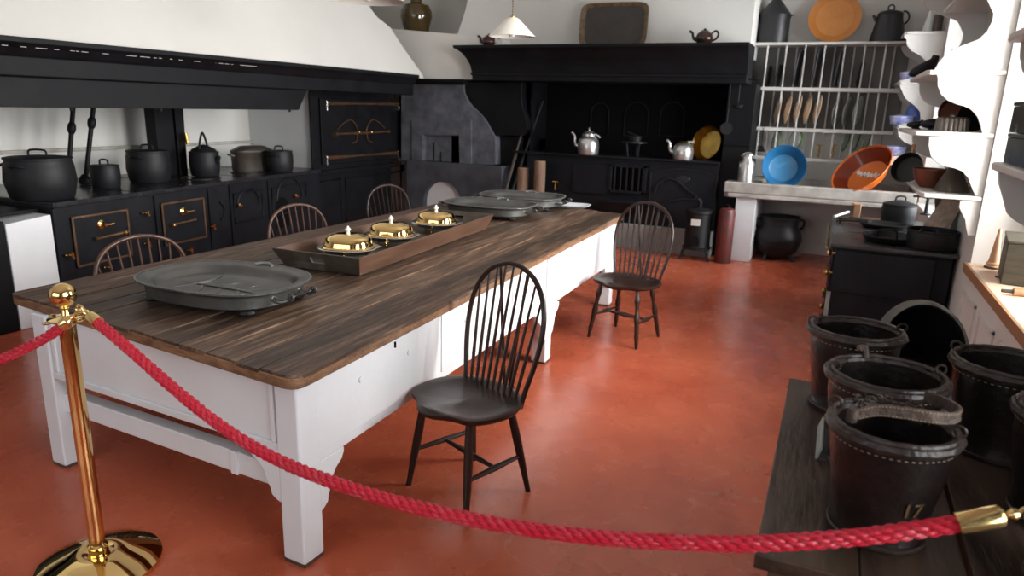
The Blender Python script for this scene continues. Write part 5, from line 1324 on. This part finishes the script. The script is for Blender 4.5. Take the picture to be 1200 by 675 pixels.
# things on shelf 1
def sh(nm, label, cat, x, Y, z, fn, grp=None, rz=0., tilt=(0, 0)):
    t = thing(nm, label, cat, (x, Y, z+.001), rz, grp, tilt); fn(t); return t
def mould(t, r=.085, h=.085, n=18, mt='tin'):
    seg = n*6; R = []
    for k, z in ((1.0, 0), (.98, .01), (.95, h*.75), (.88, h*.93), (.72, h), (.4, h*.97), (.35, h*.7), (.1, h*.7)):
        R.append([Vector((r*k*(1+.13*(abs(math.cos(n*PI*i/seg)))*(1 if k > .5 else 0))*math.cos(2*PI*i/seg), r*k*(1+.13*abs(math.cos(n*PI*i/seg))*(1 if k > .5 else 0))*math.sin(2*PI*i/seg), z)) for i in range(seg)])
    MB().rings(R).build('mould', mt, t)
    MB().lathe([(r*.25, h*.7), (r*.22, h*1.15), (r*.12, h*1.2)], 16).build('funnel', mt, t)
sh('fluted_mould', 'fluted tin jelly mould at the front of the middle wavy shelf', 'mould', at(1114, 155, Y=5.18).x, 5.18, shB, lambda t: mould(t))
def rooster(t, s=1., mt='cast_iron'):
    P = smooth([(-.12, 0, .05), (-.06, 0, .055), (0, 0, .06), (.05, 0, .085), (.075, 0, .12)], 4)
    MB().tube([p*s for p in P], [x*s for x in ([.012, .022, .030, .036, .040, .043, .045, .046, .046, .044, .040, .036, .032, .028, .025, .024, .022][:len(P)])], 12).build('mould', mt, t)
    MB().lathe([(.055*s, 0), (.05*s, .012*s), (.03*s, .03*s)], 20).build('base', mt, t)
sh('iron_mould', 'dark iron figure mould beside the fluted tin on the middle wavy shelf', 'mould', at(1098, 150, Y=5.35).x-.01, 5.38, shB, lambda t: rooster(t, .7))
sh('iron_mould', 'dark low iron mould at the window edge of the middle wavy shelf', 'mould', .47, 5.62, shB, lambda t: rooster(t, .5))
def copperpan(t, r=.11, mt='copper_dull'):
    MB().lathe([(0, -.05), (r*.85, -.05), (r, 0), (r*.96, 0), (r*.82, -.044), (0, -.044)], 32).build('pan', mt, t)
    MB().tube([(0, r*.98, -.002), (0, r*1.5, .005)], [.009, .013], 8).build('handle', 'light_wood', t)
sh('copper_pan', 'copper pan with a wooden handle leaning behind the fluted tin mould', 'pan', .68, 5.50, shB+.115, lambda t: copperpan(t), tilt=(math.radians(76), 0))
sh('iron_plate', 'dark round iron plate leaning at the wall behind the copper pan', 'plate', .755, 5.30, shB+.10, lambda t: MB().lathe([(0, -.01), (.09, -.01), (.10, 0), (0, 0)], 32).build('plate', 'dead_black', t), tilt=(math.radians(80), 0), rz=-.5)
# upper shelf A
sh('iron_mould', 'dark lumpy iron mould at the edge of the upper wavy shelf', 'mould', .50, 5.72, shA, lambda t: rooster(t, .95), tilt=(0, -.35), rz=.3)
sh('sauce_pan_dark', 'grey brown saucepan seen through the upper wave of the shelf', 'pan', .69, 5.45, 2.05-.0 if False else shA, lambda t: (MB().lathe([(.10, 0), (.105, .01), (.105, .14), (.11, .145), (.10, .145), (.095, .02), (0, .015)], 32).build('pan', 'old_brown', t), MB().tube([(-.0, .10, .12), (.0, .2, .14)], .010, 8).build('handle', 'cast_iron', t)))
MBk = None
t = thing('upper_box', 'black box on the highest visible wavy shelf behind the curved opening', 'box', (.70, 5.75, 2.40))
MB().box(-.09, -.12, .0, .09, .12, .09).build('box', 'ebony', t, bevel=.004); MB().box(-.095, -.125, .091, .095, .125, .105).build('lid', 'ebony', t, bevel=.003)
MB().box(.56, 5.02, 2.372, XR, 6.1, 2.399).build('shelf_board', 'shelf_paint', shelf1, True, bevel=.006)
# lowest shelf C
sh('round_pan', 'round black pan leaning at the window edge of the lowest wavy shelf', 'pan', .46, 5.72, shC+.105, lambda t: copperpan(t, .11, 'cast_iron'), tilt=(math.radians(70), 0), rz=-.6)
sh('copper_bowl', 'reddish copper bowl between the black pan and the dark cone on the lowest wavy shelf', 'bowl', .58, 5.42, shC, lambda t: (MB().lathe([(.05, 0), (.09, .05), (.105, .12), (.10, .12), (.085, .05), (0, .01)], 32).build('bowl', 'copper_dull', t), MB().tube(arc((0, 0, .12), .103, 0, 2*PI, 24, 'XY')[:-1], .004, 6, True).build('rolled_rim', 'copper_dull', t)))
sh('tin_cone', 'tall dull tin cone on the lowest wavy shelf beside the copper bowl', 'cone', .69, 5.22, shC, lambda t: (MB().lathe([(.105, 0), (.10, .01), (.03, .16), (.012, .17), (0, .17)], 32).build('cone', 'old_brown', t), MB().tube([(.06, -.06, .06), (.10, -.09, .07), (.08, -.08, .02)], .006, 6).build('handle', 'old_brown', t)))
# blue dishes on far shelf
for i, (x, z, lb) in enumerate(((1064, zf[1], 'blue and white dish on the highest of the three small corner brackets'), (1060, zf[2], 'blue and white dish on the middle small corner bracket'), (1057, zf[3], 'blue and white dish on the lowest corner bracket above the orange basin'))):
    p = at(x, 95, Y=8.55); r = .115
    t = thing('blue_dish', lb, 'dish', (at(x, 120, Y=8.55).x, 8.57, z+.001), group='blue and white dishes on the corner shelves')
    MB().lathe([(r*.7, 0), (r*.9, .012), (r, .075), (r*1.04, .08), (r*.97, .082), (r*.86, .02), (0, .012)], 32).build('dish', 'blue_white', t)
    MB().lathe([(r*1.03, .079), (r*1.0, .095), (r*.5, .108), (0, .11)], 32).build('lid', 'blue_white', t)
t = thing('tin_cone', 'pale pointed cone standing on top of the corner shelves by the far window', 'cone', (at(1088, 30, Y=8.8).x, 8.7, zf[0]+.001))
MB().lathe([(.07, 0), (.065, .02), (.012, .26), (0, .27)], 24).build('cone', 'white_ware', t)
MB().tube([(.05, 0, .06), (.10, 0, .10), (.06, 0, .16)], .007, 6).build('handle', 'white_ware', t)
t = thing('dark_tin', 'dark tin at the wall end of the corner shelf top', 'tin', (.76, 8.60, zf[0]+.001))
MB().lathe([(.045, 0), (.045, .15), (0, .15)], 20).build('tin', 'old_brown', t); MB().lathe([(.047, .151), (.047, .165), (0, .17)], 20).build('lid', 'old_brown', t)
t = thing('blue_jug', 'dark blue jug in the shadow of the corner shelf under the wave', 'jug', (.70, 8.68, zf[2]+.001))
MB().lathe([(.07, 0), (.10, .08), (.09, .16), (.06, .22), (.07, .25), (.06, .25), (0, .2)], 28).build('body', 'porcelain_blue', t)
MB().tube(smooth([(.06, 0, .22), (.13, 0, .2), (.13, 0, .12), (.095, 0, .08)], 4), .009, 8).build('handle', 'porcelain_blue', t)
# window latch seen between pot and board
p = at(1082, 252, Y=7.0)
t = thing('candle_stand', 'black iron cross shaped window stay beyond the lidded casserole', 'window stay', (.80, 7.3, .801))
MB().tube([(0, 0, 0), (0, 0, .26)], [.016, .010], 8).lathe([(.05, 0), (.04, .012), (0, .015)], 16).build('stem', 'cast_iron', t)
MB().tube([(-.12, 0, .16), (-.05, 0, .16), (0, 0, .16), (.05, 0, .16), (.12, 0, .16)], [.012, .009, .02, .009, .012], 8).build('cross_bar', 'cast_iron', t)

# ---- on the window board
zs_ = SZ+.021
p = at(1165, 312, Z=zs_)
t = thing('wooden_cone', 'slim turned wooden cone standing on the near window board', 'cone', (p.x-.02, 4.86, zs_))
MB().lathe([(.042, 0), (.044, .012), (.036, .018), (.038, .032), (.030, .036), (.027, .05), (.018, .14), (.008, .235), (0, .24)], 24).build('cone', 'light_wood', t)
MB().lathe([(.045, .0005), (.0455, .011), (.045, .0125)], 24).build('base_ring', 'old_brown', t)
t = thing('wooden_box', 'old dark green wooden box at the back of the near window board', 'box', (.985, 4.62, zs_), math.radians(-8))
MB().box(-.07, -.24, 0, .09, .16, .22).build('box', 'box_green', t, bevel=.004)
MB().box(-.074, -.244, .222, .094, .164, .236).build('lid', 'box_green', t, bevel=.004)
t = thing('pincers', 'small dark iron pincers lying on the near window board in front of the wooden box', 'pincers', (at(1180, 326, Z=zs_).x, at(1180, 326, Z=zs_).y, zs_), math.radians(30))
MB().tube(smooth([(-.06, .012, .006), (-.01, .004, .008), (.02, -.01, .008), (.07, -.008, .006)], 4), .0055, 6).build('arm', 'old_brown', t)
MB().tube(smooth([(-.06, -.016, .006), (-.01, -.004, .010), (.02, .012, .010), (.07, .014, .006)], 4), .0055, 6).build('arm', 'old_brown', t)
p = at(1197, 347, Z=zs_)
t = thing('rolling_pin', 'pale wooden roller lying at the near end of the window board', 'rolling pin', (p.x+.05, p.y, zs_+.02), math.radians(5))
MB().mark().lathe([(.018, -.09), (.02, -.085), (.02, .085), (.018, .09)], 20).xf(Matrix.Rotation(PI/2, 4, 'Y')).build('roller', 'light_wood', t)
MB().mark().lathe([(.009, -.14), (.010, -.092), (0, -.091)], 12).xf(Matrix.Rotation(PI/2, 4, 'Y')).build('grip', 'old_brown', t)

# ================================================================== BENCH TABLES WITH LEATHER BUCKETS
BZ = .75
def bench(label, x0, x1, y0, y1, planks, skew=0.):
    t = thing('side_table', label, 'table', ((x0+x1)/2, (y0+y1)/2, 0))
    n = planks; w_ = (x1-x0)/n
    for k in range(n):
        MB().box(x0+k*w_+.0012, y0, BZ-.035, x0+(k+1)*w_-.0012, y1, BZ).build('top_board', 'bench_wood', t, True, bevel=.004)
    MB().box(x0+.03, y0+.03, BZ-.13, x1-.03, y0+.055, BZ-.036).box(x0+.03, y1-.055, BZ-.13, x1-.03, y1-.03, BZ-.036).box(x0+.03, y0+.055, BZ-.13, x0+.055, y1-.055, BZ-.036).box(x1-.055, y0+.055, BZ-.13, x1-.03, y1-.055, BZ-.036).build('apron', 'bench_edge', t, True, bevel=.004)
    for x in (x0+.035, x1-.095):
        for y in (y0+.035, y1-.095): MB().box(x, y, 0, x+.06, y+.06, BZ-.036).build('leg', 'bench_edge', t, True, bevel=.005)
    return t
bench('dark worn plank table carrying the gold numbered leather bucket beside the red floor', -.05, .355, 1.395, 2.52, 2)
bench('dark plank table against the window wall carrying the black scuttle', .362, .80, 1.36, 3.15, 2)

def bucket(label, x, y, r=.122, h=.265, rot=0., ov=1., tilt=0., full=True):
    t = thing('leather_bucket', label, 'bucket', (x, y, BZ+.0005), rot, 'old black leather fire buckets')
    seg = 56
    def rg(k, z, wob=0.):
        return [Vector((r*k*ov*math.cos(2*PI*i/seg)*(1+.012*wob*math.sin(3*2*PI*i/seg+1)), r*k*math.sin(2*PI*i/seg)*(1+.02*wob*math.sin(2*2*PI*i/seg)), z+tilt*(z/h)*math.cos(2*PI*i/seg)*.03)) for i in range(seg)]
    R = [rg(.70, 0), (rg(.78, .0)), rg(.79, .012), rg(.765, .018), rg(.80, .06, .5), rg(.90, .14, 1), rg(.97, .20, 1), rg(.98, h-.025, 1), rg(.97, h-.006, 1), rg(.94, h-.004, 1), rg(.93, h-.03, 1), rg(.90, .19, 1), rg(.75, .05), rg(.6, .015), rg(.02, .014)]
    MB().rings(R).build('body', 'leather', t, angle=60)
    for dz, k, rad in ((-.014, 1.005, .0125), (-.002, .985, .0065)):
        P = rg(k, h+dz, 1); MB().tube(P, [rad*(1+.12*math.sin(i*1.7)) for i in range(seg)], 8, True).build('rim', 'leather_rim', t)
    # stitches below the rim
    b = MB(); P = rg(1.0, h-.034, 1)
    for i in range(0, seg, 1):
        p, q = P[i], P[(i+1) % seg]; b.tube([p.lerp(q, .2), p.lerp(q, .65)], .0011, 4)
    b.build('stitching', 'stitch', t)
    P = rg(.80, .012); MB().tube(P, .005, 6, True).build('base_welt', 'leather_rim', t)
    for s in (-1, 1):
        o_ = MB().tube(arc((s*r*.97*ov, 0, h+.012), .013, 0, 2*PI, 14, 'XZ')[:-1], .0035, 6, True).build('ring', 'leather_rim', t)
    return t
B3 = bucket('worn leather bucket with raised strap handle and gold number 17, nearest on the table', .185, 1.61, .122, .265, math.radians(-12), ov=1.0)
# strap handle folded across the rim towards the window
BI = WM[B3.name].inverted()
P = smooth([BI @ at(x, y, Z=z) for x, y, z in ((1002, 486, 1.035), (1028, 481, 1.05), (1060, 484, 1.055), (1092, 489, 1.055), (1117, 490, 1.05), (1124, 484, 1.05), (1110, 474, 1.045), (1084, 464, 1.03))], 7)
b = MB(); hw, ht = .0135, .0035
for wdt in (0,):
    R = []
    for i, p in enumerate(P):
        tt = (P[min(i+1, len(P)-1)]-P[max(i-1, 0)]).normalized(); s_ = Vector((0, 0, 1)); n_ = tt.cross(s_).normalized()
        R.append([p+s_*hw+n_*ht, p-s_*hw+n_*ht, p-s_*hw-n_*ht, p+s_*hw-n_*ht])
    b.rings(R)
hd = b.build('strap_handle', 'leather_worn', B3, bevel=.002)
b = MB()
for i in range(2, len(P)-2):
    tt = (P[i+1]-P[i-1]).normalized(); n_ = tt.cross(Vector((0, 0, 1))).normalized()
    for s_ in (-1, 1):
        q0 = P[i]+Vector((0, 0, s_*hw*.75))+n_*(ht+.0006); q1 = P[i].lerp(P[i+1], .55)+Vector((0, 0, s_*hw*.75))+n_*(ht+.0006); b.tube([q0, q1], .0009, 4)
b.build('stitching', 'stitch', hd)
MB().tube([P[0]+Vector((-.006, 0, -.016)), P[0]+Vector((-.004, 0, .014))], .011, 10).build('strap_loop', 'leather_worn', B3)
b = MB(); rr = random.Random(5)
for k in range(90):
    a = 1.0+1.5*rr.random(); z = .235+.045*rr.random(); rad = .112; c = Vector((rad*math.cos(a), rad*math.sin(a), z))
    d = Vector((rr.uniform(-1, 1), rr.uniform(-1, 1)*.4, rr.uniform(-.6, .6)))*.007; b.tube([c-d, c+Vector((0, -.003, .002)), c+d], [.0012, .003, .0012], 5)
b.build('frayed_lining', 'leather_worn', B3)
# number 17 painted on the curved side facing the camera
def number_part(txt, parent, size, ang, z, R_at):
    cu = bpy.data.curves.new('number', 'FONT'); cu.body = txt; cu.size = size; cu.align_x = 'CENTER'; cu.extrude = .0004; cu.offset = .0006
    o = bpy.data.objects.new('number', cu); COL.objects.link(o); bpy.context.view_layer.update()
    me = bpy.data.meshes.new_from_object(o.evaluated_get(bpy.context.evaluated_depsgraph_get()))
    bpy.data.objects.remove(o); bm = bmesh.new(); bm.from_mesh(me)
    bmesh.ops.triangulate(bm, faces=bm.faces); bmesh.ops.subdivide_edges(bm, edges=bm.edges, cuts=2, use_grid_fill=False)
    for v in bm.verts:
        zz = z+v.co.y; rr_ = R_at(zz)+.0012+v.co.z; a = ang+v.co.x/rr_
        v.co = Vector((rr_*math.cos(a), rr_*math.sin(a), zz))
    bm.to_mesh(me); bm.free(); me.materials.clear(); me.materials.append(MATS['gold_paint'])
    n = bpy.data.objects.new('number', me); COL.objects.link(n); n.parent = parent; n['label'] = 'worn gold painted number 17'
    return n
def rb(z):
    ks = [(0.018, .765), (.06, .80), (.14, .90), (.20, .97), (.24, .98)]
    for (a_, k1), (c_, k2) in zip(ks, ks[1:]):
        if a_ <= z <= c_: return .122*(k1+(k2-k1)*(z-a_)/(c_-a_))
    return .122*.98
number_part('17', B3, .046, -PI/2+.72, .098, rb)
B2 = bucket('wide open leather bucket without handle, second from the front of the bucket row', .19, 1.94, .13, .265, .4, ov=1.06)
B1 = bucket('leather bucket with cracked pale rim, farthest in the row on the floor side table', .125, 2.33, .122, .265, .2, ov=1.08)
B4 = bucket('leather bucket on the window side table in front of the black scuttle', .51, 2.20, .135, .265, -.3, ov=1.05)
B5 = bucket('leather bucket at the picture edge whose rim overlaps the one before the scuttle', .58, 1.86, .125, .27, .2)
B6 = bucket('dark leather bucket low at the picture edge beside the brass rope hook', .56, 1.56, .13, .262, .1)
b = MB()
B1h = MB().tube(smooth([(.0, .118, .26), (.0, .13, .285), (-.02, .128, .285)], 4), .008, 8).build('handle_stub', 'leather_worn', B2)

# coal scuttle: helmet shaped, open mouth towards the camera
nrm = Vector((.32, -.80, .50)).normalized(); q_ = nrm.to_track_quat('Z', 'Y')
oc = at(1081, 408, Y=2.80)
t = thing('coal_scuttle', 'black helmet shaped coal scuttle with a rim coloured as if lit behind the leather buckets', 'scuttle', oc)
SM = Matrix.Translation(oc) @ q_.to_matrix().to_4x4()
seg = 48
def scut(k, z, hi=0.):
    return [SM @ Vector((.142*k*math.cos(2*PI*i/seg), .150*k*math.sin(2*PI*i/seg), z+hi*math.cos(2*PI*i/seg-1.4))) for i in range(seg)]
R = [scut(.02, -.235), scut(.35, -.23), scut(.65, -.19), scut(.85, -.12), scut(.95, -.05), scut(1.0, .0, .03), scut(1.03, .004, .03), scut(.985, .004, .03), scut(.93, -.05), scut(.83, -.115), scut(.63, -.18), scut(.02, -.225)]
MB().rings(R).build('bowl', 'cast_iron', t, True, angle=70)
MB().rings([scut(1.0, .008, .03), scut(1.17, -.012, .03), scut(1.175, -.006, .03), scut(1.01, .014, .03)], loop=True).build('rim', 'pewter', t, True)  # pale flange stands for light on the scuttle's outer side
cz = SM @ Vector((0, -.05, -.20))
MB().lathe([(.095, BZ+.0005), (.095, BZ+.012), (.07, BZ+.03), (.075, max(BZ+.06, cz.z))], 28, c=(cz.x, cz.y, 0)).build('foot', 'cast_iron', t, True)
# card holders
p = at(960, 540, Z=BZ)
t = thing('label_stand', 'clear acrylic label stand seen edge on beside the foremost bucket', 'label stand', (.052, 2.02, BZ+.0005), 0)
MB().hexa([(0, -.11, 0), (.006, -.11, 0), (.006, .11, 0), (0, .11, 0), (.010, -.11, .035), (.016, -.11, .035), (.016, .11, .035), (.010, .11, .035)]).build('front_sheet', 'grey_ware', t, bevel=.0008)
MB().box(0, -.11, 0, .06, .11, .003).build('base_sheet', 'acrylic', t, bevel=.0008)
t = thing('label_card', 'pale blue white printed card standing between buckets before the scuttle', 'card', (.375, 2.33, BZ+.0005), math.radians(-8))
MB().hexa([(-.05, 0, 0), (.05, 0, 0), (.05, .004, 0), (-.05, .004, 0), (-.05, .03, .13), (.05, .03, .13), (.05, .034, .13), (-.05, .034, .13)]).build('card', 'card_white', t)
MB().box(-.05, 0, 0, .05, .06, .003).build('foot', 'acrylic', t)
